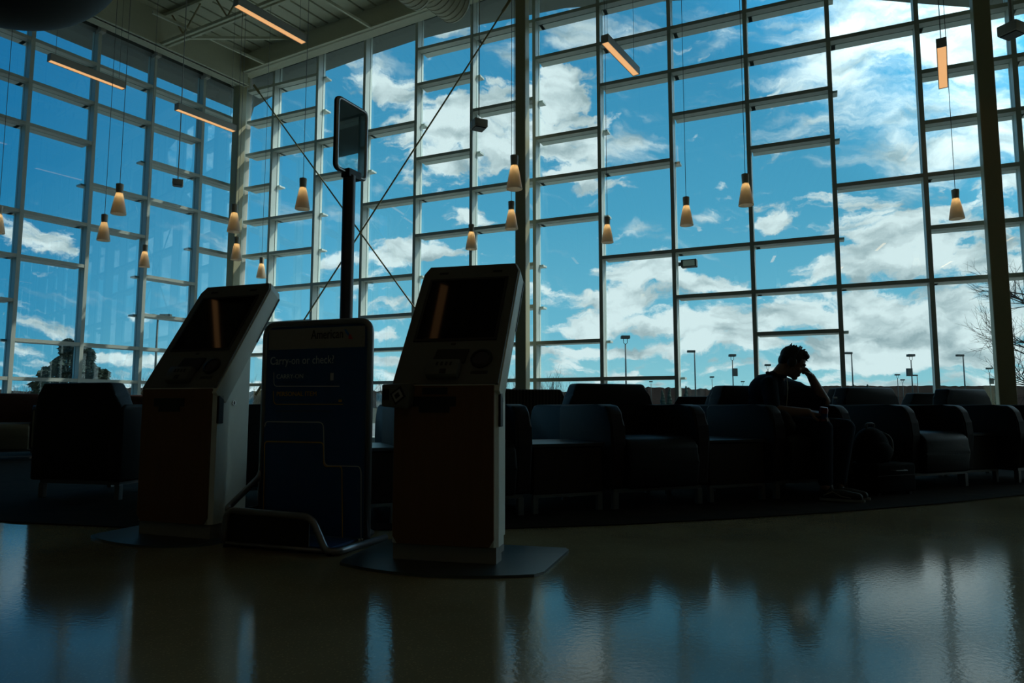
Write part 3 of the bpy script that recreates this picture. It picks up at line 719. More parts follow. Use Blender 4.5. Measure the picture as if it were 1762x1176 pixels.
# ------------------------------------------------------------------ armchairs
def make_armchair(seat_m='leather', side_m='leather_out', back_m='leather', front_m='maroon'):
    """origin on the floor at the middle of the footprint, facing -y"""
    e = empty('armchair')
    # seat: cushion with a skirt that swells forward between the arms
    bm = bmesh.new()
    prism(bm, [(-.42, .135), (-.435, .30), (-.43, .42), (-.37, .475), (-.05, .485), (.22, .465), (.24, .135)], -.285, .285, 'x', bevel=.022, seg=3)
    obj('seat', bm, seat_m, e, True, 35)
    for s in (-1, 1):
        bm = bmesh.new()
        x0, x1 = sorted((s * .292, s * .405))
        prism(bm, [(-.375, .135), (-.395, .45), (-.385, .56), (-.36, .655), (-.31, .700), (-.20, .708), (.36, .708), (.40, .68), (.40, .135)], x0, x1, 'x', bevel=.020, seg=3)
        obj('armrest', bm, side_m, e, True, 35)
        bm = bmesh.new(); xs = s * .3485
        prism(bm, [(-.378, .17), (-.402, .45), (-.392, .555), (-.367, .64), (-.362, .64), (-.386, .555), (-.395, .45), (-.371, .17)], xs - .040, xs + .040, 'x')
        obj('armrest_front_panel', bm, front_m, e, False)
    bm = bmesh.new()
    prism(bm, [(-.388, .14), (-.388, .70), (-.345, .78), (-.305, .872), (.305, .872), (.345, .78), (.388, .70), (.388, .14)], .235, .385, 'y', bevel=.022, seg=3)
    o = obj('backrest', bm, back_m, e, True, 35)
    for v in o.data.vertices:
        if v.co.z > .45: v.co.y += (v.co.z - .45) * .10
    bm = bmesh.new(); box(bm, (-.36, -.345, .108), (.36, -.315, .135)); box(bm, (-.36, .315, .108), (.36, .345, .135)); box(bm, (-.36, -.315, .108), (-.33, .315, .135)); box(bm, (.33, -.315, .108), (.36, .315, .135))
    obj('base_frame', bm, 'chair_metal', e)
    for sx in (-1, 1):
        for sy in (-1, 1):
            bm = bmesh.new(); x0, x1 = sorted((sx * .325, sx * .365)); y0, y1 = sorted((sy * .31, sy * .35)); box(bm, (x0, y0, 0), (x1, y1, .11), bevel=.003)
            obj('leg', bm, 'chair_metal', e)
    return e
es = Vector((.9258, .378, 0)); ef = Vector((.378, -.9258, 0))
RB = Vector((.715, 4.640, 0)) 
def row(s, back): return RB + es * s - ef * back
proto = make_armchair()
used = [False]
def chair(P, face_az, label, group='dark armchairs', src=None, top=1.0):
    if src is None: src = proto
    if src is proto and not used[0]: c = proto; used[0] = True
    else: c = copy_tree(src)
    c.location = (P[0], P[1], .008); c.rotation_euler = (0, 0, math.pi - R(face_az)); c.scale = (1, 1, top)
    tag(c, label, 'armchair', group); return c
chair(row(.36, .41), 157.8, 'black leather armchair with empty seat between two side tables, left of the seated man')
chair(row(-1.03, .41), 157.8, 'dark armchair mostly hidden behind the nearer kiosk')
chair(row(1.765, .41), 157.8, 'dark armchair the man is sitting in')
chair(row(3.19, .41), 156, 'black armchair with empty seat, right of the seated man and his bags')
chair(row(4.58, .43), 155, 'black armchair cut by the right edge of the view')
for s, lb in ((.51, 'dark armchair facing away, back to back with the empty seat left of the man'), (-.90, 'dark armchair facing away, seen between the blue board and the nearer kiosk'), (1.92, 'dark armchair facing away behind the seated man'), (3.34, 'dark armchair facing away, back to back with the one right of the man')):
    chair(row(s, 1.33), 337.8, lb, 'dark armchairs turned to the glass')
chair((-3.20, 5.58, 0), 13, 'big black armchair seen from behind, left of the farther kiosk')
chair((-2.02, 5.16, 0), 76, 'dark armchair seen side-on between the farther kiosk and the blue board')
# more chairs near the glass
def ground(px, py): return at_z(px, py, 0)
pat = make_armchair('leather', 'leather_out', 'stripe', 'maroon'); 
pat.location = (0.16, 7.60, .008); pat.rotation_euler = (0, 0, math.pi - R(352)); tag(pat, 'armchair with a ribbed patterned back, behind the nearer kiosk by the middle column', 'armchair')
chair((2.30, 8.35, 0), 200, 'low dark armchair near the glass, seen between the two main chairs', 'dark armchairs by the glass', None, .94)
chair((5.05, 8.75, 0), 345, 'dark armchair near the glass behind the right-hand chairs', 'dark armchairs by the glass', None, .98)
chair((6.55, 8.35, 0), 335, 'dark armchair near the glass right of the right-hand column', 'dark armchairs by the glass', None, 1.0)
tanc = make_armchair('tan', 'leather_out', 'redback', 'tan')
tanc.location = (-6.72, 9.15, .008); tanc.rotation_euler = (0, 0, math.pi - R(150)); tag(tanc, 'tan seated armchair with dusty maroon back at the far left edge', 'armchair', 'tan armchairs')
t2 = copy_tree(tanc); t2.location = (-5.55, 10.45, .008); t2.rotation_euler = (0, 0, math.pi - R(160)); tag(t2, 'tan and maroon armchair seen between the big black armchair and the farther kiosk', 'armchair', 'tan armchairs')
t3 = copy_tree(tanc); t3.location = (-6.75, 10.35, .008); t3.rotation_euler = (0, 0, math.pi - R(140)); tag(t3, 'tan and maroon armchair by the left glass wall behind the big black armchair', 'armchair', 'tan armchairs')

# side tables between the chairs
def make_table():
    e = empty('side_table'); bm = bmesh.new(); box(bm, (-.255, -.28, .12), (.255, .28, .425), bevel=.006); obj('body', bm, 'table_wood', e)
    bm = bmesh.new(); box(bm, (-.27, -.295, .425), (.27, .295, .448), bevel=.004); obj('table_top', bm, 'table_top', e)
    for y in (-.28, .25):
        bm = bmesh.new(); box(bm, (-.255, y, .10), (.255, y + .03, .12)); obj('base_rail', bm, 'chair_metal', e)
    for sx in (-1, 1):
        for sy in (-1, 1):
            bm = bmesh.new(); x0, x1 = sorted((sx * .22, sx * .255)); y0, y1 = sorted((sy * .245, sy * .28)); box(bm, (x0, y0, 0), (x1, y1, .105)); obj('leg', bm, 'chair_metal', e)
    return e
tb = make_table()
for i, (s, lb) in enumerate(((-.335, 'dark square side table right of the nearer kiosk, beside the empty armchair'), (1.062, 'dark square side table left of the seated man'), (3.885, 'dark square side table between the two right-hand armchairs'), (-1.74, 'dark square side table glimpsed behind the blue board'))):
    t = tb if i == 0 else copy_tree(tb)
    P = row(s, .36 if i != 2 else .46); t.location = (P.x, P.y, .008); t.rotation_euler = (0, 0, math.pi - R(157.8)); tag(t, lb, 'side table', 'dark side tables')

# ------------------------------------------------------------------ kiosks
def make_kiosk(reader, pr=0):
    """front face on local y=0 facing -y; x to the viewer's right"""
    e = empty('check_in_kiosk')
    # floor plate with bulging front
    pts = [(-.46, .42), (-.46, -.02)]
    bm = bmesh.new(); fr = []
    for k in range(13):
        u = -1 + 2 * k / 12; fr.append(((.44 - (pr if u > 0 else 0)) * u, -.225 + .11 * u * u))
    pts = [(-.44, .44), (-.455, .42), (-.46, -.05)] + fr + [(.47 - pr, -.06), (.50 - pr, .40), (.48 - pr, .44)]
    prism(bm, pts, 0, .012, 'z'); obj('floor_plate', bm, 'plate', e)
    bm = bmesh.new(); box(bm, (-.243, .012, .012), (.243, .10, .085)); box(bm, (-.20, .10, .012), (.20, .31, .085)); obj('plinth', bm, 'kiosk_plinth', e)
    # front shell and rear cabinet
    bm = bmesh.new(); prism(bm, [(-.235, .0), (.235, .0), (.252, .02), (.252, .105), (-.252, .105), (-.252, .02)], .085, .80, 'z'); obj('front_shell', bm, 'silver', e)
    bm = bmesh.new(); prism(bm, [(.105, .085), (.315, .085), (.315, 1.06), (.105, .80)], -.205, .205, 'x', bevel=.004); obj('rear_cabinet', bm, 'silver', e)
    bm = bmesh.new(); prism(bm, [(-.215, .085), (-.238, .12), (-.238, .795), (.238, .795), (.238, .12), (.215, .085)], -.014, -.001, 'y', bevel=.003); d = obj('door_panel', bm, 'wood', e)
    bm = bmesh.new(); box(bm, (-.15, -.017, .70), (.06, -.013, .745)); box(bm, (-.115, -.018, .672), (.03, -.013, .70)); obj('printer_slot', bm, 'black', d)
    if reader: bm = bmesh.new(); box(bm, (-.10, -.017, .755), (.02, -.013, .785)); obj('receipt_slot', bm, 'black', d)
    bm = bmesh.new(); box(bm, (.250, .015, .61), (.262, .055, .76), bevel=.003); obj('side_slot', bm, 'black', e)
    bm = bmesh.new(); lathe(bm, [(.014, 0), (.014, .006)], 16, Matrix.Translation((.205, .19, .72)) @ Matrix.Rotation(R(90), 4, 'Y')); lk = obj('lock', bm, 'chrome', e, True, 30)
    bm = bmesh.new(); box(bm, (.211, .187, .712), (.213, .193, .728)); obj('keyhole', bm, 'black', lk)
    # leaning head; u runs up the face
    lean = .425; rise = .64; fl = math.hypot(lean, rise); uy, uz = lean / fl, rise / fl
    H = empty('head_pivot'); bpy.data.objects.remove(H)
    Tm = frame_mat((0, .0, .80), (1, 0, 0), (0, uz, -uy), (0, uy, uz))     # local: x, depth into head, along face
    bm = bmesh.new()
    prism(bm, [(-.262, -.03), (-.262, fl * .93), (-.235, fl), (.235, fl), (.262, fl * .93), (.262, -.03)], .006, .105, 'y', bevel=.006, T=Tm)
    hd = obj('head_housing', bm, 'silver', e, True, 30)
    bm = bmesh.new()
    prism(bm, [(-.254, .0), (-.254, fl * .93 - .004), (-.230, fl - .008), (.230, fl - .008), (.254, fl * .93 - .004), (.254, .0)], -.004, .008, 'y', T=Tm, bevel=.003)
    fc = obj('face_plate', bm, 'kiosk_grey', hd)
    bm = bmesh.new(); prism(bm, [(-.21, .25), (.21, .25), (.21, .665), (-.21, .665)], -.009, -.003, 'y', T=Tm, bevel=.002); obj('screen_bezel', bm, 'bezel', hd)
    bm = bmesh.new(); box(bm, (-.195, -.0105, .265), (.195, -.0085, .65), Tm); obj('touchscreen', bm, 'screen', hd)
    for q in (.264, -.264):
        bm = bmesh.new(); box(bm, (q - .0015, .092, fl * .5), (q + .0015, .100, fl * .93), Tm); obj('vent_slot', bm, 'black', hd)
    bm = bmesh.new(); prism(bm, [(-.085, .115), (.075, .115), (.085, .195), (-.07, .195)], -.012, -.003, 'y', T=Tm); obj('passport_reader', bm, 'black', e)
    bm = bmesh.new(); prism(bm, [(-.09, .025), (.065, .025), (.065, .115), (-.09, .115)], -.045, -.003, 'y', bevel=.008, T=Tm); cr = obj('card_reader', bm, 'kiosk_grey', e, True, 40)
    bm = bmesh.new()
    for k in range(4): box(bm, (-.045 + k * .022, -.0465, .075), (-.034 + k * .022, -.044, .095), Tm)
    box(bm, (-.02, -.0465, .03), (.01, -.044, .055), Tm); obj('reader_marks', bm, 'black', cr)
    bm = bmesh.new(); lathe(bm, [(.052, 0), (.052, .010), (.040, .014), (.038, .006)], 28, Tm @ Matrix.Translation((.155, -.003, .14)) @ Matrix.Rotation(R(90), 4, 'X')); sc = obj('scanner_ring', bm, 'bezel', e, True, 40)
    bm = bmesh.new(); lathe(bm, [(.037, 0), (.037, .008)], 24, Tm @ Matrix.Translation((.155, -.004, .14)) @ Matrix.Rotation(R(90), 4, 'X')); obj('scanner_window', bm, 'dial', sc, True, 40)
    bm = bmesh.new(); box(bm, (.115, -.0055, .055), (.195, -.0035, .072), Tm); obj('scanner_sticker', bm, 'grey_print', sc)
    bm = bmesh.new(); box(bm, (-.012, -.0055, .226), (.012, -.0035, .236), Tm); obj('maker_badge', bm, 'black', hd)
    bm = bmesh.new(); box(bm, (-.17, -.0055, .700), (-.12, -.0035, .714), Tm); box(bm, (.12, -.0055, .700), (.17, -.0035, .714), Tm); obj('indicator_marks', bm, 'black', hd)
    if reader:
        bm = bmesh.new(); prism(bm, [(-.275, .70), (-.275, .80), (-.145, .805), (-.135, .79), (-.145, .70), (-.16, .69)], -.075, -.012, 'y', bevel=.008); rd = obj('contactless_reader', bm, 'kiosk_grey', e, True, 35)
        bm = bmesh.new(); prism(bm, [(-.205, .706), (-.155, .744), (-.180, .792), (-.232, .757)], -.078, -.074, 'y'); box(bm, (-.268, -.078, .73), (-.236, -.074, .78)); obj('tap_emblem', bm, 'black', rd)
        bm = bmesh.new(); prism(bm, [(-.203, .718), (-.167, .746), (-.185, .780), (-.221, .754)], -.080, -.077, 'y'); obj('tap_symbol', bm, 'header', rd)
        bm = bmesh.new(); prism(bm, [(-.200, .733), (-.181, .748), (-.190, .765), (-.209, .751)], -.082, -.079, 'y'); obj('tap_dot', bm, 'black', rd)
    return e
def place_kiosk(k, FR, b, label):
    xa = Vector((math.cos(b), -math.sin(b), 0)); P = Vector((FR[0], FR[1], 0)) - xa * .243
    k.location = (P.x, P.y, 0); k.rotation_euler = (0, 0, -b); tag(k, label, 'kiosk', 'self-service check-in kiosks')
place_kiosk(make_kiosk(True), (-.072, 3.050), R(14), 'nearer check-in kiosk with wood front and contactless card reader, right of the blue board')
place_kiosk(make_kiosk(False, .14), (-1.578, 3.625), R(19.5), 'farther check-in kiosk with wood front, left of the blue board')

# ------------------------------------------------------------------ bag sizer with blue board
def sizer():
    b = R(20); xa = Vector((math.cos(b), -math.sin(b), 0)); ya = Vector((math.sin(b), math.cos(b), 0))
    O = Vector((-.718, 3.525, 0)); e = empty('bag_sizer', O, -b)
    inv = frame_mat(O, xa, ya).inverted()
    def pp(px, py, off=-.014):
        w = at_plane(px, py, O + ya * off, ya); l = inv @ w; return l.x, l.z
    W_ = .70; Ht = 1.165; r = .018
    bm = bmesh.new()
    tube(bm, rounded([(-r, 0, .02), (-r, 0, Ht - r), (-W_ + r, 0, Ht - r), (-W_ + r, 0, .02)], .07, 8), r, 12)
    obj('outer_frame', bm, 'tube', e, True)
    bm = bmesh.new(); box(bm, (-W_ + .03, -.010, .035), (-.03, .010, Ht - .03), bevel=.004); board = obj('board', bm, 'blue', e)
    zt = Ht - .045; zh = pp(540, 600)[1]
    bm = bmesh.new(); box(bm, (-W_ + .045, -.0125, zh), (-.045, -.0095, zt)); obj('header_band', bm, 'header', board)
    rot = (R(90), 0, 0)
    x, z = pp(535, 584); x2 = pp(590, 584)[0]
    text_mesh('brand_lettering', 'American', .072, 'navy_print', board, (x, -.0135, z), rot)
    t_ = bpy.data.objects['brand_lettering']; wdt = max(v.co.x for v in t_.data.vertices); t_.scale = ((x2 - x) / wdt, 1, 1)
    # flight symbol: a slanting blue stripe over a red stripe
    a = pp(592, 566); c = pp(607, 584)
    bm = bmesh.new(); prism(bm, [(a[0], a[1]), (a[0] + .012, a[1] - .004), (a[0] + .034, a[1] - .030), (a[0] + .030, a[1] - .040), (a[0] + .014, a[1] - .026)], -.0135, -.0125, 'y'); obj('logo_blue_stripe', bm, 'logo_blue', board)
    bm = bmesh.new(); prism(bm, [(a[0] + .030, a[1] - .026), (a[0] + .042, a[1] - .034), (c[0], c[1]), (c[0] - .026, c[1] + .002), (a[0] + .028, a[1] - .042)], -.0135, -.0125, 'y'); obj('logo_red_stripe', bm, 'logo_red', board)
    def label(s, pa, pb, m, name, size):
        x_, z_ = pp(*pa); x2_ = pp(*pb)[0]
        t = text_mesh(name, s, size, m, board, (x_, -.0118, z_), rot); w = max(v.co.x for v in t.data.vertices); t.scale = ((x2_ - x_) / w, 1, 1)
    label('Carry-on or check?', (464, 628), (574, 628), 'text_white', 'question_lettering', .062)
    label('CARRY-ON', (475, 652), (521, 652), 'text_white', 'carry_on_lettering', .034)
    label('PERSONAL ITEM', (475, 682), (544, 682), 'line_orange', 'personal_item_lettering', .034)
    def line(pts, m, name, w=.0022, rr=.02):
        q = [(lambda t: (t[0], -.0115, t[1]))(pp(*p)) for p in pts]
        q = rounded(q, rr, 4); bm = bmesh.new()
        for u, v in zip(q, q[1:]):
            if (v - u).length > 1e-4: beam_between_xz(bm, u, v, w)
        obj(name, bm, m, board)
    def beam_between_xz(bm, a_, b_, w):
        d = (b_ - a_).normalized(); s = Vector((-d.z, 0, d.x)) * w; y0 = Vector((0, -.0008, 0))
        vs_ = [bm.verts.new(p) for p in (a_ - s + y0, b_ - s + y0, b_ + s + y0, a_ + s + y0)]; bm.faces.new(vs_)
    line([(471, 641), (471, 665), (584, 665)], 'line_white', 'carry_on_outline')
    line([(470, 673), (471, 696), (590, 696)], 'line_orange', 'personal_item_outline')
    line([(476, 658), (522, 658)], 'grey_print', 'small_print', .0012); line([(476, 689), (524, 689)], 'grey_print', 'small_print', .0012); line([(474, 708), (570, 708)], 'grey_print', 'small_print', .0012)
    line([(455, 735), (457, 726), (556, 727), (558, 802), (618, 803), (621, 812), (621, 935)], 'line_white', 'carry_on_size_outline', .003, .03)
    line([(453, 880), (455, 760), (556, 762), (557, 803), (588, 803), (589, 930)], 'line_orange', 'personal_item_size_outline', .003, .02)
    line([(455, 926), (589, 934)], 'line_orange', 'personal_item_size_outline', .003, .02)
    x_, z_ = pp(568, 648); bm = bmesh.new(); box(bm, (x_, -.0118, z_ - .022), (x_ + .02, -.0105, z_ + .018), bevel=.003); obj('suitcase_icon', bm, 'line_white', board)
    x_, z_ = pp(582, 690); bm = bmesh.new(); box(bm, (x_, -.0118, z_ - .006), (x_ + .02, -.0105, z_ + .006)); obj('bag_icon', bm, 'line_orange', board)
    # projecting tube cage
    bm = bmesh.new()
    pts = [(.015, .13, .02), (-.015, -.255, .02), (-.07, -.27, .02), (-.155, -.272, .175), (-.66, -.272, .182), (-.675, -.272, .02), (-.675, .10, .02)]
    tube(bm, rounded(pts, .05, 6), r * .95, 12); obj('front_rail', bm, 'tube', e, True)
    bm = bmesh.new(); tube(bm, rounded([(-.65, -.272, .182), (-.672, -.255, .19), (-.69, -.01, .32), (-.682, 0, .36)], .03, 4), r * .9, 12); obj('side_rail', bm, 'tube', e, True)
    bm = bmesh.new(); tube(bm, [(-.66, -.272, .022), (-.07, -.272, .022)], .010, 8); obj('floor_rail', bm, 'tube', e, True)
    bm = bmesh.new(); box(bm, (-.66, -.255, .022), (-.06, -.012, .034)); obj('tray', bm, 'blue', e)
    bm = bmesh.new(); box(bm, (-.690, -.24, .03), (-.682, -.01, .17)); box(bm, (-.66, -.268, .03), (-.17, -.262, .165)); obj('bin_panel', bm, 'black', e)
    bm = bmesh.new()
    for (x_, y_) in ((.01, .12), (-.675, .10), (-.05, -.26), (-.66, -.265)): lathe(bm, [(.02, 0), (.02, .012)], 12, Matrix.Translation((x_, y_, 0)))
    obj('foot', bm, 'black', e)
    tag(e, 'dark blue carry-on size checker board with tube frame and bin, between the two kiosks', 'bag sizer')
sizer()

# tall pole sign behind the sizer
def pole_sign():
    P = at_y(592, 700, 3.84); e = empty('pole_sign', (P.x, P.y, 0), 0)
    zb = at_y(595, 303, 3.84).z
    bm = bmesh.new(); lathe(bm, [(.036, .01), (.036, zb)], 24); obj('pole', bm, 'pole', e, True, 40)
    bm = bmesh.new(); lathe(bm, [(.18, 0), (.18, .008), (.05, .014), (.04, .03)], 32); obj('base', bm, 'pole', e, True, 40)
    a = R(27); ta = Vector((math.sin(a), math.cos(a), 0)); na = Vector((math.cos(a), -math.sin(a), 0))
    tilt = 0
    Tm = frame_mat((ta.x * .012, ta.y * .012, zb + .015), ta, na)
    bm = bmesh.new(); box(bm, (-.05, -.03, -.03), (.06, .03, .02), Tm, bevel=.004); obj('clamp', bm, 'black', e)
    w, h, r = .126, .415, .013
    loop = rounded([(-w, 0, 0), (w, 0, 0), (w, 0, h), (-w, 0, h)], .03, 5, True)
    bm = bmesh.new(); tube(bm, [Tm @ p for p in loop], r, 8, closed=True); fr = obj('sign_frame', bm, 'frame_sil', e, True)
    bm = bmesh.new(); tube(bm, [Tm @ (Vector((p.x * 1.03, -.006, p.z * 1.0))) for p in loop], r * .95, 8, closed=True); obj('frame_backing', bm, 'black', fr, True)
    bm = bmesh.new(); box(bm, (-w + .006, -.003, .006), (w - .006, .003, h - .006), Tm); obj('poster', bm, 'poster', fr)
    bm = bmesh.new(); box(bm, (-w + .006, .005, .006), (w - .006, .008, h - .006), Tm); obj('clear_cover', bm, 'glass', fr)
    tag(e, 'tall dark pole with a silver-framed sign on top, behind the blue board', 'pole sign')
M['poster'] = mat('navy poster', (.02, .045, .08), .07, spec=.9, coat=.6)
pole_sign()

# ------------------------------------------------------------------ seated man
def remesh(o, v, smooth=2):
    m = o.modifiers.new('r', 'REMESH'); m.mode = 'VOXEL'; m.voxel_size = v; m.use_smooth_shade = True
    if smooth: s = o.modifiers.new('s', 'SMOOTH'); s.iterations = smooth; s.factor = .5
def person():
    ch = row(1.765, .41)
    e = empty('person', (ch.x + .02, ch.y, .008))
    def W(x, y, z): return Vector((x, y, z)) - Vector((ch.x + .02, ch.y, .008))
    pel = W(2.13, 5.74, .575); waist = W(2.13, 5.72, .70); chest = W(2.14, 5.69, .83); neckb = W(2.19, 5.66, .935)
    headc = W(2.315, 5.62, 1.065)
    shR = W(2.08, 5.54, .875); shL = W(2.29, 5.80, .875)
    elR = W(2.07, 5.43, .665); wrR = W(2.29, 5.31, .655)
    elL = W(2.575, 5.66, .745); wrL = W(2.465, 5.63, .945)
    hipR = W(2.10, 5.64, .56); hipL = W(2.24, 5.80, .56); knR = W(2.385, 5.27, .535); knL = W(2.60, 5.36, .535)
    anR = W(2.33, 5.15, .11); anL = W(2.47, 5.24, .11)
    # head orientation: face towards picture right, bowed down
    fd = Vector((.80, -.25, -.50)).normalized(); sd_ = fd.cross(Vector((0, 0, 1))).normalized(); ud = sd_.cross(fd).normalized()
    rot = Matrix((fd, -sd_, ud)).transposed()        # x forward, y left, z up
    def Hh(x, y, z): return headc + rot @ Vector((x, y, z))
    bm = bmesh.new()
    ellipsoid(bm, Hh(-.008, 0, .025), (.098, .076, .092), rot); ellipsoid(bm, Hh(.028, 0, -.045), (.068, .058, .078), rot)      # skull, face
    ellipsoid(bm, Hh(.070, 0, -.105), (.026, .028, .022), rot); ellipsoid(bm, Hh(.030, 0, -.085), (.055, .050, .035), rot)     # chin, jaw
    capsule(bm, Hh(.088, 0, .005), .010, Hh(.112, 0, -.036), .014); ellipsoid(bm, Hh(.088, 0, .022), (.014, .05, .012), rot)    # nose, brow
    ellipsoid(bm, Hh(.092, 0, -.068), (.012, .024, .007), rot); ellipsoid(bm, Hh(.090, 0, -.080), (.011, .021, .007), rot)      # lips
    for s in (-1, 1):
        ellipsoid(bm, Hh(-.005, s * .078, -.015), (.018, .010, .032), rot); ellipsoid(bm, Hh(.078, s * .032, -.002), (.010, .015, .009), rot)   # ears, eyelids
        ellipsoid(bm, Hh(.066, s * .036, -.035), (.020, .020, .020), rot)
    capsule(bm, neckb, .060, Hh(-.035, 0, -.055), .055)
    # forearms and hands
    def arm(el, wr, roll, curl, name):
        capsule(bm, el, .050, wr, .031)
    arm(elR, wrR, 0, 0, 'r'); arm(elL, wrL, 0, 0, 'l')
    def hand(wr, fwd, palm_n, curls, thumb_side, spread=.017):
        fwd = Vector(fwd).normalized(); n = Vector(palm_n); n = (n - fwd * n.dot(fwd)).normalized(); side = fwd.cross(n).normalized()
        base = wr + fwd * .02
        for k in range(4):                                            # palm as four metacarpals
            o = (k - 1.5) * .019
            capsule(bm, base + side * o * .7, .016, base + fwd * (.072 - abs(k - 1.2) * .004) + side * o, .0125)
        ln = [.040, .046, .043, .033]
        for k in range(4):
            p = base + fwd * (.075 - abs(k - 1.2) * .004) + side * (k - 1.5) * spread * 1.1; d = fwd.copy(); rr = .0095
            for j in range(3):
                a = curls[j]; d = (d * math.cos(a) + n * math.sin(a)).normalized(); nn_ = (n * math.cos(a) - fwd * math.sin(a))
                q = p + d * ln[k] * (1, .7, .55)[j]; capsule(bm, p, rr, q, rr * .9, 10); p = q; rr *= .92
                ax = side
                d = d
                fw2 = d; n2 = side.cross(d) * (1 if side.cross(d).dot(n) > 0 else -1)
                # carry the curl on
                fwd_k = d; n_k = (n2).normalized()
                if j < 2: 
                    a2 = curls[j + 1]; d = (fwd_k * math.cos(a2) + n_k * math.sin(a2)).normalized(); fwd_tmp = d
                    q2 = p + d * ln[k] * (.7, .55)[j]; capsule(bm, p, rr, q2, rr * .9, 10)
                    p = q2; rr *= .94
                    if j == 0:
                        n3 = side.cross(d); n3 = n3 * (1 if n3.dot(n_k) > 0 else -1); a3 = curls[2]; d = (d * math.cos(a3) + n3.normalized() * math.sin(a3)).normalized()
                        q3 = p + d * ln[k] * .55; capsule(bm, p, rr, q3, rr * .85, 10)
                    break
        tp = base + side * thumb_side * .030 + fwd * .012
        t1 = tp + (fwd * .55 + side * thumb_side * .6 + n * .55).normalized() * .038; t2 = t1 + (fwd * .85 + side * thumb_side * .1 + n * .5).normalized() * .030
        capsule(bm, tp, .014, t1, .011); capsule(bm, t1, .011, t2, .009)
    hand(wrR, (.80, -.42, -.12), (.05, .25, -.95), (.45, .6, .5), -1)
    hand(wrL, (-.42, -.05, .45), (-.75, -.1, -.45), (.75, 1.0, .6), 1)
    # hidden base of the body keeps it one continuous figure
    capsule(bm, neckb, .07, chest, .10); capsule(bm, chest, .10, pel, .11)
    capsule(bm, shR, .045, elR, .040); capsule(bm, shL, .045, elL, .040); capsule(bm, chest, .08, shR, .045); capsule(bm, chest, .08, shL, .045)
    for h, k_, a_ in ((hipR, knR, anR), (hipL, knL, anL)):
        capsule(bm, h, .07, k_, .05); capsule(bm, k_, .045, a_, .035); capsule(bm, pel, .09, h, .07)
    body = obj('body', bm, 'skin', e, True); remesh(body, .0045, 2)
    # hair cap
    bm = bmesh.new(); ellipsoid(bm, Hh(-.018, 0, .040), (.106, .084, .092), rot); ellipsoid(bm, Hh(.045, 0, .092), (.050, .058, .030), rot); ellipsoid(bm, Hh(-.065, 0, -.01), (.050, .068, .062), rot)
    for k in range(14):
        a = random.uniform(-1.2, 1.2); b = random.uniform(.1, 1.5)
        p = Hh(-.018 + .100 * math.cos(b) * math.cos(a) * random.choice((1, 1, -1)), .078 * math.cos(b) * math.sin(a), .045 + .086 * math.sin(b))
        dd = (p - headc).normalized(); capsule(bm, p, .009, p + (dd * .9 + fd * .5).normalized() * random.uniform(.012, .026), .004, 8)
    hr = obj('hair', bm, 'hair', e, True)
    # cut the hair back from the face
    for v in hr.data.vertices:
        l = rot.transposed() @ (v.co - headc)
        if l.x > .062 and l.z < .055: v.co = headc + rot @ Vector((.055, l.y * .8, max(l.z, .03)))
        if l.z < -.045 and l.x > -.03: v.co = headc + rot @ Vector((l.x, l.y * .75, -.04))
    remesh(hr, .005, 1)
    # headphones
    bm = bmesh.new(); arc = []
    for k in range(17):
        a = math.pi * k / 16; arc.append(Hh(-.012, .094 * math.cos(a), .045 + .098 * math.sin(a)))
    arc = [Hh(-.01, .092, -.01)] + arc + [Hh(-.01, -.092, -.01)]
    tube(bm, arc, .007, 8)
    for s in (-1, 1): ellipsoid(bm, Hh(-.008, s * .094, -.012), (.036, .018, .040), rot)
    obj('headphones', bm, 'black', e, True)
    # shirt with short sleeves, buttoned, collar
    bm = bmesh.new()
    fwdv = Vector((.78, -.62, 0)); sv = Vector((.62, .78, 0))
    rt = Matrix((fwdv, sv, Vector((0, 0, 1)))).transposed()
    ellipsoid(bm, pel + Vector((0, 0, .04)), (.150, .185, .12), rt); capsule(bm, waist + Vector((0, 0, .05)), .12, shL.lerp(elL, .55) + Vector((0, 0, -.03)), .075); ellipsoid(bm, waist, (.160, .185, .14), rt); ellipsoid(bm, chest + Vector((-.01, 0, .0)), (.155, .200, .14), rt)
    capsule(bm, chest + Vector((0, 0, .05)), .12, neckb + Vector((-.02, 0, -.015)), .078)
    capsule(bm, neckb + Vector((-.03, 0, -.02)), .06, shR, .066); capsule(bm, neckb + Vector((-.02, 0, -.02)), .06, shL, .066)
    capsule(bm, shR, .068, shR.lerp(elR, .95), .057); capsule(bm, shL, .085, shL.lerp(elL, .92), .066); capsule(bm, chest, .13, shL.lerp(elL, .35), .085)
    sh = obj('shirt', bm, 'shirt', e, True); remesh(sh, .008, 4)
    bm = bmesh.new(); cl = []
    for k in range(24):
        a = 2 * math.pi * k / 24; cl.append(neckb + rt @ Vector((.070 * math.cos(a), .074 * math.sin(a), 0)) + Vector((.0, 0, .028 - .018 * math.cos(a))))
    tube(bm, cl, .013, 8, closed=True); obj('collar', bm, 'shirt', sh, True)
    bm = bmesh.new(); tube(bm, [neckb + fwdv * .085 + Vector((0, 0, .0)), chest + fwdv * .150 + Vector((0, 0, .02)), waist + fwdv * .155, pel + fwdv * .17 + Vector((0, 0, .06))], .003, 6); obj('headphone_cable', bm, 'silver', e, True)
    # trousers
    bm = bmesh.new(); ellipsoid(bm, pel + Vector((0, 0, -.02)), (.155, .185, .095), rt)
    for h, k_, a_ in ((hipR, knR, anR), (hipL, knL, anL)):
        capsule(bm, h, .092, k_, .070); capsule(bm, k_, .070, a_.lerp(k_, .08), .052)
    tr = obj('trousers', bm, 'jeans', e, True); remesh(tr, .008, 4)
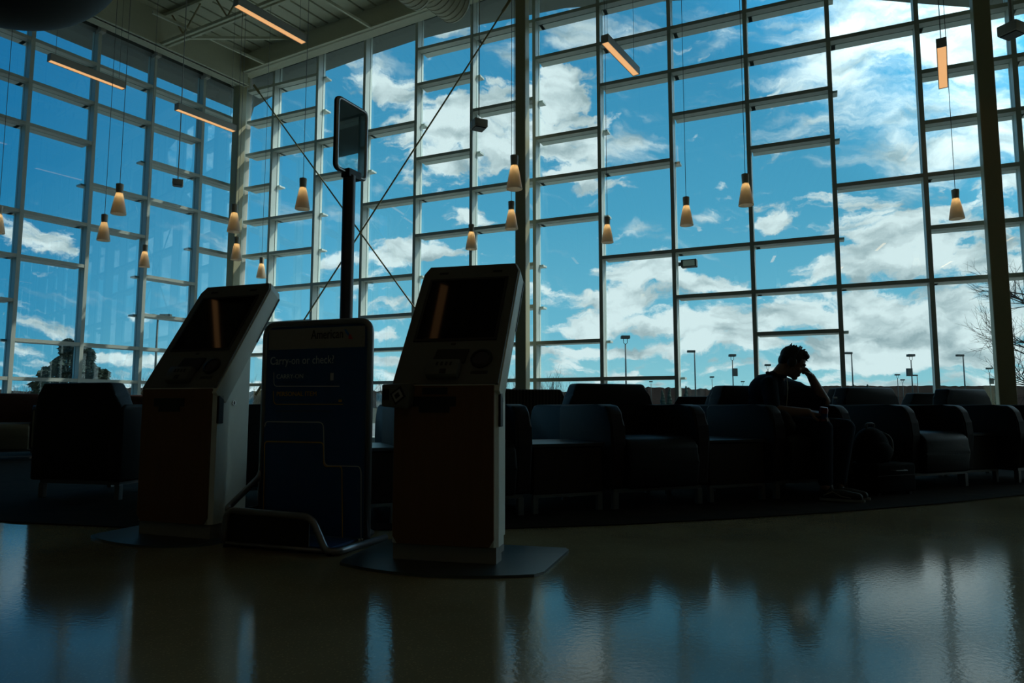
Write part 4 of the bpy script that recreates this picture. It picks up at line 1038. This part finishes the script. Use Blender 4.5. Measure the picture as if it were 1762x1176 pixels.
    # shoes
    for (hx, hy, tx, ty) in ((2.305, 5.185, 2.555, 5.045), (2.42, 5.265, 2.655, 5.165)):
        A = W(hx, hy, 0.0); B = W(tx, ty, 0.0); d = (B - A).normalized(); s_ = Vector((-d.y, d.x, 0))
        Tm = frame_mat(A, d, s_); L_ = (B - A).length
        bm = bmesh.new()
        capsule(bm, Tm @ Vector((.02, 0, .055)), .038, Tm @ Vector((L_ * .55, 0, .050)), .040); capsule(bm, Tm @ Vector((L_ * .55, 0, .048)), .040, Tm @ Vector((L_ - .035, 0, .040)), .032); capsule(bm, Tm @ Vector((.03, 0, .06)), .040, Tm @ Vector((.045, 0, .105)), .044)
        so = obj('shoe', bm, 'shoe', e, True); remesh(so, .006, 3)
        bm = bmesh.new(); out = []
        for k in range(20):
            a = 2 * math.pi * k / 20; cx, cy = math.cos(a), math.sin(a); out.append((L_ / 2 + (L_ / 2 + .012) * cx, .047 * cy * (1 if cx > -.2 else .85)))
        prism(bm, out, .0, .024, 'z', T=Tm); obj('sole', bm, 'shoe_white', so)
        bm = bmesh.new(); tube(bm, [Tm @ Vector((.02, -.040, .045)), Tm @ Vector((L_ * .3, -.045, .075)), Tm @ Vector((L_ * .5, -.044, .045)), Tm @ Vector((L_ * .72, -.040, .035))], .004, 6); obj('side_stripe', bm, 'shoe_white', so)
    tag(e, 'person in dark shirt slumped in an armchair, head on one hand, holding a can', 'person')
    return wrR + Vector((ch.x + .02, ch.y, .008))
person()
def can():
    P = Vector((2.375, 5.265, .575)); e = empty('drink_can', P); e.rotation_euler = (R(8), R(6), 0)
    bm = bmesh.new(); lathe(bm, [(.024, 0), (.033, .010), (.033, .105), (.027, .118), (.026, .122)], 24); c = obj('can_body', bm, 'can_red', e, True, 40)
    bm = bmesh.new(); lathe(bm, [(.0334, .035), (.0334, .075)], 24, caps=False); obj('can_band', bm, 'can_blue', e, True)
    bm = bmesh.new(); lathe(bm, [(.0275, .117), (.027, .122), (.024, .120)], 24); obj('can_lid', bm, 'chrome', e, True)
    tag(e, 'small red and blue drink can held by the seated man', 'drink can')
can()
# travel case and backpack at the man's feet, jacket on his seat
def luggage():
    P = row(2.45, .02)
    rz = math.pi - R(157.8)
    e = empty('travel_case', (P.x, P.y, .008), rz); bm = bmesh.new(); box(bm, (-.21, -.15, .02), (.21, .15, .245), bevel=.02, seg=3); obj('shell', bm, 'bag', e, True, 30)
    bm = bmesh.new(); box(bm, (-.213, -.153, .150), (.213, .153, .156)); obj('zip', bm, 'box_dark', e)
    bm = bmesh.new(); tube(bm, rounded([(-.07, -.155, .19), (-.07, -.185, .19), (.07, -.185, .19), (.07, -.155, .19)], .02, 4), .008, 8); obj('handle', bm, 'box_dark', e, True)
    bm = bmesh.new()
    for x in (-.17, .17):
        for y in (-.11, .11): box(bm, (x - .015, y - .015, 0), (x + .015, y + .015, .022))
    obj('foot', bm, 'black', e)
    tag(e, 'low black travel case on the carpet right of the man\'s shoes', 'travel case')
    Q = P - es * .07 - ef * .02
    b = empty('backpack', (Q.x, Q.y, .008 + .245), rz); bm = bmesh.new()
    ellipsoid(bm, (0, 0, .125), (.155, .115, .155)); box(bm, (-.135, -.10, .0), (.135, .10, .14), bevel=.04, seg=3)
    bp_ = obj('pack', bm, 'bag', b, True); remesh(bp_, .008, 6)
    bm = bmesh.new(); ellipsoid(bm, (0, -.10, .09), (.105, .055, .075)); obj('front_pocket', bm, 'bag', b, True)
    bm = bmesh.new(); tube(bm, rounded([(-.04, 0, .26), (-.045, 0, .31), (.045, 0, .31), (.04, 0, .26)], .03, 4), .008, 8); tube(bm, rounded([(.09, -.02, .24), (.17, -.05, .20), (.18, -.05, .08), (.13, -.03, .02)], .05, 5), .011, 8); obj('strap', bm, 'box_dark', b, True)
    tag(b, 'black backpack standing on the travel case beside the man\'s knee', 'backpack')
    J = row(1.50, .30); j = None
    bm = bmesh.new(); ellipsoid(bm, (0, 0, .09), (.062, .14, .10)); ellipsoid(bm, (.0, -.07, .06), (.06, .09, .07)); ellipsoid(bm, (.01, .08, .13), (.055, .08, .08))
    j = obj('jacket', bm, 'jacket', None, True); remesh(j, .010, 4); j.location = (J.x + .09, J.y - .12, .49); j.rotation_euler = (0, 0, rz)
    tag(j, 'crumpled dark jacket tucked beside the seated man on his armchair', 'jacket')
luggage()
def charger():
    P = at_plane(1441, 694, row(2.12, .2), ef); P.z = .718
    e = empty('charging_cable', P); bm = bmesh.new()
    tube(bm, [(0, 0, 0), (.0, 0, .025), (-.012, 0, .05)], .003, 6); obj('cable', bm, 'black', e, True)
    bm = bmesh.new(); box(bm, (-.034, -.008, .045), (-.002, .008, .062), bevel=.003); obj('plug', bm, 'plastic_white', e)
    tag(e, 'tiny white plug on a black cable standing on the armrest right of the man', 'cable')
charger()

# ------------------------------------------------------------------ outdoors
bm = bmesh.new(); box(bm, (-900, -900, -.6), (900, 900, -.22)); tag(obj('ground', bm, 'asphalt'), kind='structure')
bm = bmesh.new(); box(bm, (-24, 4, -.22), (30, 36, -.17)); tag(obj('bounce_pavement', bm, 'bounce_pavement'), kind='structure')  # unseen pale slab added to bounce light up to soffit and ceiling
def ridge(name, pts, y0, y1, m):
    """long low hill; pts list of (azimuth px, top py)"""
    bm = bmesh.new(); rows = []
    for (px, py) in pts:
        d = at_y(px, py, y0); x, z = d.x, d.z
        rows.append([bm.verts.new((x * .90, y0 * .90, -.3)), bm.verts.new((x * .96, y0 * .96, z * .72)), bm.verts.new((x, y0, z)), bm.verts.new((x * 1.1, y1, z * .8)), bm.verts.new((x * 1.2, y1 * 1.1, -.3))])
    for a, b in zip(rows, rows[1:]):
        for i in range(4): bm.faces.new((a[i], b[i], b[i + 1], a[i + 1]))
    return tag(obj(name, bm, m), kind='structure')
rp = []
x = -200
while x < 2000:  # tree tops
    base = 668 + 3 * math.sin(x * .011) + 2.0 * noise.noise(Vector((x * .02, 0, 0)))
    if x > 1380: base = 664.5 + .6 * math.sin(x * .05)
    if x < 1000: base = 672 + 3 * math.sin(x * .02)
    rp.append((x, base + random.uniform(-1.6, 1.4) * (1.3 if x < 1300 else .5))); x += 5
ridge('hills', rp, 420, 520, 'hill')
# evergreens on the ridge
for i, (px, py) in enumerate([(1140, 671), (1152, 667), (1166, 671), (1180, 664), (1236, 667), (1250, 665), (1262, 667), (1275, 666), (1288, 669), (1470, 661), (1493, 661), (1715, 661), (1728, 660)]):
    P = at_y(px, py, 330); bm = bmesh.new(); h = P.z + .2
    tube(bm, [(0, 0, 0), (0, 0, h * .5)], .3, 6)
    for k in range(5):
        ellipsoid(bm, (random.uniform(-.3, .3), random.uniform(-.3, .3), h * (.25 + .15 * k)), (1.5 - k * .24, 1.5 - k * .24, h * .14), seg=9, rings=6)
    o = obj('evergreen_tree', bm, 'evergreen'); o.location = (P.x, P.y, -.2)
    tag(o, 'tiny dark evergreen on the distant ridge, seen through the glass', 'tree', 'evergreens on the distant ridge')

# foliage conifers at the left
def conifer(px, py, Y, r, label, n=2600):
    P = at_y(px, py, Y); e = empty('conifer_tree', (P.x, P.y, -.22)); h = P.z + .22
    bm = bmesh.new(); tube(bm, [(0, 0, 0), (0, 0, h * .6), (0, 0, h * .97)], .12, 8, radii=[.16, .09, .02]); obj('trunk', bm, 'bark', e)
    bm = bmesh.new()
    for k in range(n):
        u = random.random() ** .75; z = h * (.03 + .97 * (1 - u)) ; rr = r * (u ** .62) * (.75 + .25 * math.sin(u * 23)) * (.35 + .65 * random.random() ** .35); a = random.uniform(0, 6.283)
        c = Vector((rr * math.cos(a), rr * math.sin(a), z)); s_ = random.uniform(.10, .24)
        d1 = Vector((math.cos(a), math.sin(a), random.uniform(-.5, .2))).normalized() * s_ * 1.5; d2 = Vector((random.uniform(-1, 1), random.uniform(-1, 1), random.uniform(-1, 1))).normalized() * s_
        vs_ = [bm.verts.new(p) for p in (c - d1, c + d2, c + d1, c - d2)]; bm.faces.new(vs_)
    obj('foliage', bm, 'evergreen', e); tag(e, label, 'tree')
conifer(119, 584, 46, 1.75, 'tall dark conifer outside the left glass wall')
conifer(150, 598, 50, 1.75, 'second dark conifer close behind and right of the tallest one')
conifer(80, 634, 48, 1.7, 'low dark conifer at the left foot of the tall one', 1400)
conifer(178, 637, 52, 1.3, 'low dark conifer at the right foot of the others', 1000)

def branch(bm, p, d, L_, r, depth, spread=.5, n=3, up=.12):
    q = p; dd = d.copy(); pts = [p]; seg = 4
    for i in range(seg):
        dd = (dd + Vector((random.uniform(-1, 1), random.uniform(-1, 1), random.uniform(-1, 1))) * .13 + Vector((0, 0, up * .3))).normalized(); q = q + dd * L_ / seg; pts.append(q)
    tube(bm, pts, r, 5 if depth > 1 else 3, radii=[r * (1 - .55 * i / seg) for i in range(seg + 1)])
    if depth <= 0: return
    for k in range(n):
        i = random.choice((2, 3, 4, 4)); b = pts[i]
        s_ = Vector((random.uniform(-1, 1), random.uniform(-1, 1), random.uniform(-.6, .8))).normalized()
        branch(bm, b, (dd + s_ * spread * 1.6).normalized(), L_ * random.uniform(.6, .8), r * .5, depth - 1, spread, n, up)
def bare_tree():
    P = at_z(1800, 720, -.22); P = at_y(1800, 690, 17.5); e = empty('bare_tree', (P.x, P.y, -.22))
    bm = bmesh.new(); trunk_top = 1.6; tube(bm, [(0, 0, 0), (.03, 0, trunk_top), (.0, 0, 4.6)], .1, 8, radii=[.11, .08, .03]); obj('trunk', bm, 'bark', e, True)
    random.seed(21); bm = bmesh.new()
    for k in range(17):
        z = random.uniform(1.0, 3.9); a = random.uniform(0, 6.28)
        if k % 2: a = math.pi + random.uniform(-.8, .8)
        d = Vector((math.cos(a), math.sin(a), random.uniform(.05, .55))).normalized()
        branch(bm, Vector((0.01, 0, z)), d, random.uniform(.75, 1.05) * (1.15 - z * .09), .026, 3, .5, 4)
    obj('branches', bm, 'bark', e); tag(e, 'bare branching tree outside, behind the right-hand column', 'tree')
bare_tree()
random.seed(5)
def thicket(px, py, Y, w, label):
    P = at_y(px, py, Y); h = P.z + .22; e = empty('bare_shrub', (P.x, P.y, -.22)); bm = bmesh.new()
    for k in range(9):
        x = random.uniform(-w, w)
        branch(bm, Vector((x, random.uniform(-.5, .5), 0)), Vector((random.uniform(-.25, .25), 0, 1)).normalized(), h * random.uniform(.35, .5), .045, 3, .38, 3, .5)
    o = obj('twigs', bm, 'thicket', e); tag(e, label, 'shrub', 'leafless shrubs outside')
for q in [(230, 655, 50, 1.0, 'leafless shrub seen just left of the farther kiosk'), (432, 646, 48, 1.6, 'leafless shrub seen between the farther kiosk and the blue board'), (655, 655, 52, 1.2, 'leafless shrub seen right of the blue board'),
          (878, 650, 50, .9, 'leafless shrub seen just right of the nearer kiosk head'), (935, 651, 52, 1.1, 'leafless shrub seen right of the middle column'), (965, 647, 50, 1.3, 'taller leafless shrub left of the empty armchair back'),
          (48, 663, 60, 1.6, 'leafless shrub at the far left behind the tan armchair'), (12, 664, 62, 1.6, 'leafless shrub at the very left edge')]: thicket(*q)

def lot_lamp(px, py, kind, label, dist=None, px2=None):
    D = dist or (8.3 * FPX / (702 - py)); P = at_y(px, py, D); e = empty('street_lamp', (P.x, P.y, -.22)); h = P.z + .22
    bm = bmesh.new()
    if kind == 'fork':
        tube(bm, [(0, 0, 0), (0, 0, h - .95)], .09, 8, radii=[.11, .075]); obj('pole', bm, 'lamp_green', e, True)
        bm = bmesh.new(); tube(bm, [(-.22, 0, h - .3), (-.22, 0, h - .85), (0, 0, h - .98), (.22, 0, h - .85), (.22, 0, h - .3)], .035, 6); obj('fork', bm, 'lamp_green', e)
        bm = bmesh.new(); box(bm, (-.5, -.4, h - .36), (.5, .4, h), bevel=.05); obj('lamp_head', bm, 'lamp_green', e)
    elif kind == 'arm':
        tube(bm, [(0, 0, 0), (0, 0, h - .1)], .09, 8, radii=[.12, .08]); obj('pole', bm, 'lamp_green', e, True)
        bm = bmesh.new(); box(bm, (-1.05, -.22, h - .34), (.08, .22, h - .02), bevel=.04); obj('lamp_head', bm, 'lamp_green', e)
    elif kind == 'twin':
        tube(bm, [(0, 0, 0), (0, 0, h - .1)], .09, 8, radii=[.12, .08]); obj('pole', bm, 'lamp_green', e, True)
        for s in (-1, 1):
            bm = bmesh.new(); x0, x1 = sorted((s * .25, s * 1.15)); box(bm, (x0, -.2, h - .22), (x1, .2, h)); box(bm, (min(0, s * .3), -.03, h - .15), (max(0, s * .3), .03, h - .09)); obj('lamp_head', bm, 'lamp_green', e)
    if px2:
        bm = bmesh.new(); box(bm, (-.05 if px2 > 0 else -.75, -.2, h - 3.4), (.7 if px2 > 0 else .05, .2, h - 2.2)); obj('control_box', bm, 'lamp_green', e)
    tag(e, label, 'street lamp', 'parking lot lamps')
lot_lamp(1076, 578, 'fork', 'tallest forked parking lot lamp, outside above the empty armchair')
lot_lamp(1195, 603, 'arm', 'one-armed parking lot lamp just right of the forked tallest one')
lot_lamp(1260, 610, 'fork', 'forked parking lot lamp with a side box, left of the seated man', None, 1)
lot_lamp(1225, 648, 'fork', 'far small forked lamp left of the one with a side box')
lot_lamp(1278, 656, 'fork', 'farthest tiny lamp just left of the seated man')
lot_lamp(1321, 627, 'fork', 'small forked lamp seen just above the seated man\'s back')
lot_lamp(1120, 656, 'fork', 'tiny far lamp right of the tallest forked lamp')
lot_lamp(1465, 606, 'arm', 'one-armed lamp half hidden by the mullion right of the seated man')
lot_lamp(1567, 610, 'fork', 'forked parking lot lamp with box, above the right-hand armchair', None, -1)
lot_lamp(1544, 644, 'fork', 'small far lamp left of the forked one above the right-hand armchair')
lot_lamp(1553, 653, 'fork', 'tiny lamp beside the small far one')
lot_lamp(1578, 645, 'arm', 'thin far lamp right of the forked one above the right-hand armchair')
lot_lamp(1657, 610, 'arm', 'one-armed lamp left of the right-hand column')
lot_lamp(1702, 633, 'fork', 'forked lamp among the bare branches by the right-hand column', None, 1)
lot_lamp(1714, 652, 'fork', 'tiny lamp beside the right-hand column')
lot_lamp(272, 541, 'twin', 'twin-headed parking lot lamp outside, above the farther kiosk')

def car():
    P = at_z(1606, 712, -.22); e = empty('car', (P.x, P.y, -.22), R(20)); bm = bmesh.new()
    prism(bm, [(-2.2, .3), (-2.25, .75), (-1.9, .95), (-1.1, 1.02), (-.55, 1.42), (.75, 1.45), (1.5, 1.02), (2.1, .9), (2.25, .6), (2.2, .3)], -.85, .85, 'y', bevel=.08); obj('car_body', bm, 'car', e, True, 40)
    bm = bmesh.new(); prism(bm, [(-1.0, 1.03), (-.5, 1.36), (.7, 1.38), (1.3, 1.03)], -.86, .86, 'y'); obj('side_windows', bm, 'screen', e)
    for x in (-1.4, 1.4):
        for y in (-.8, .8):
            bm = bmesh.new(); lathe(bm, [(.32, -.1), (.32, .1)], 20, Matrix.Translation((x, y, .32)) @ Matrix.Rotation(R(90), 4, 'X')); obj('wheel', bm, 'tyre', e, True, 40)
    tag(e, 'white parked car outside, glimpsed between two right-hand armchairs', 'car')
car()
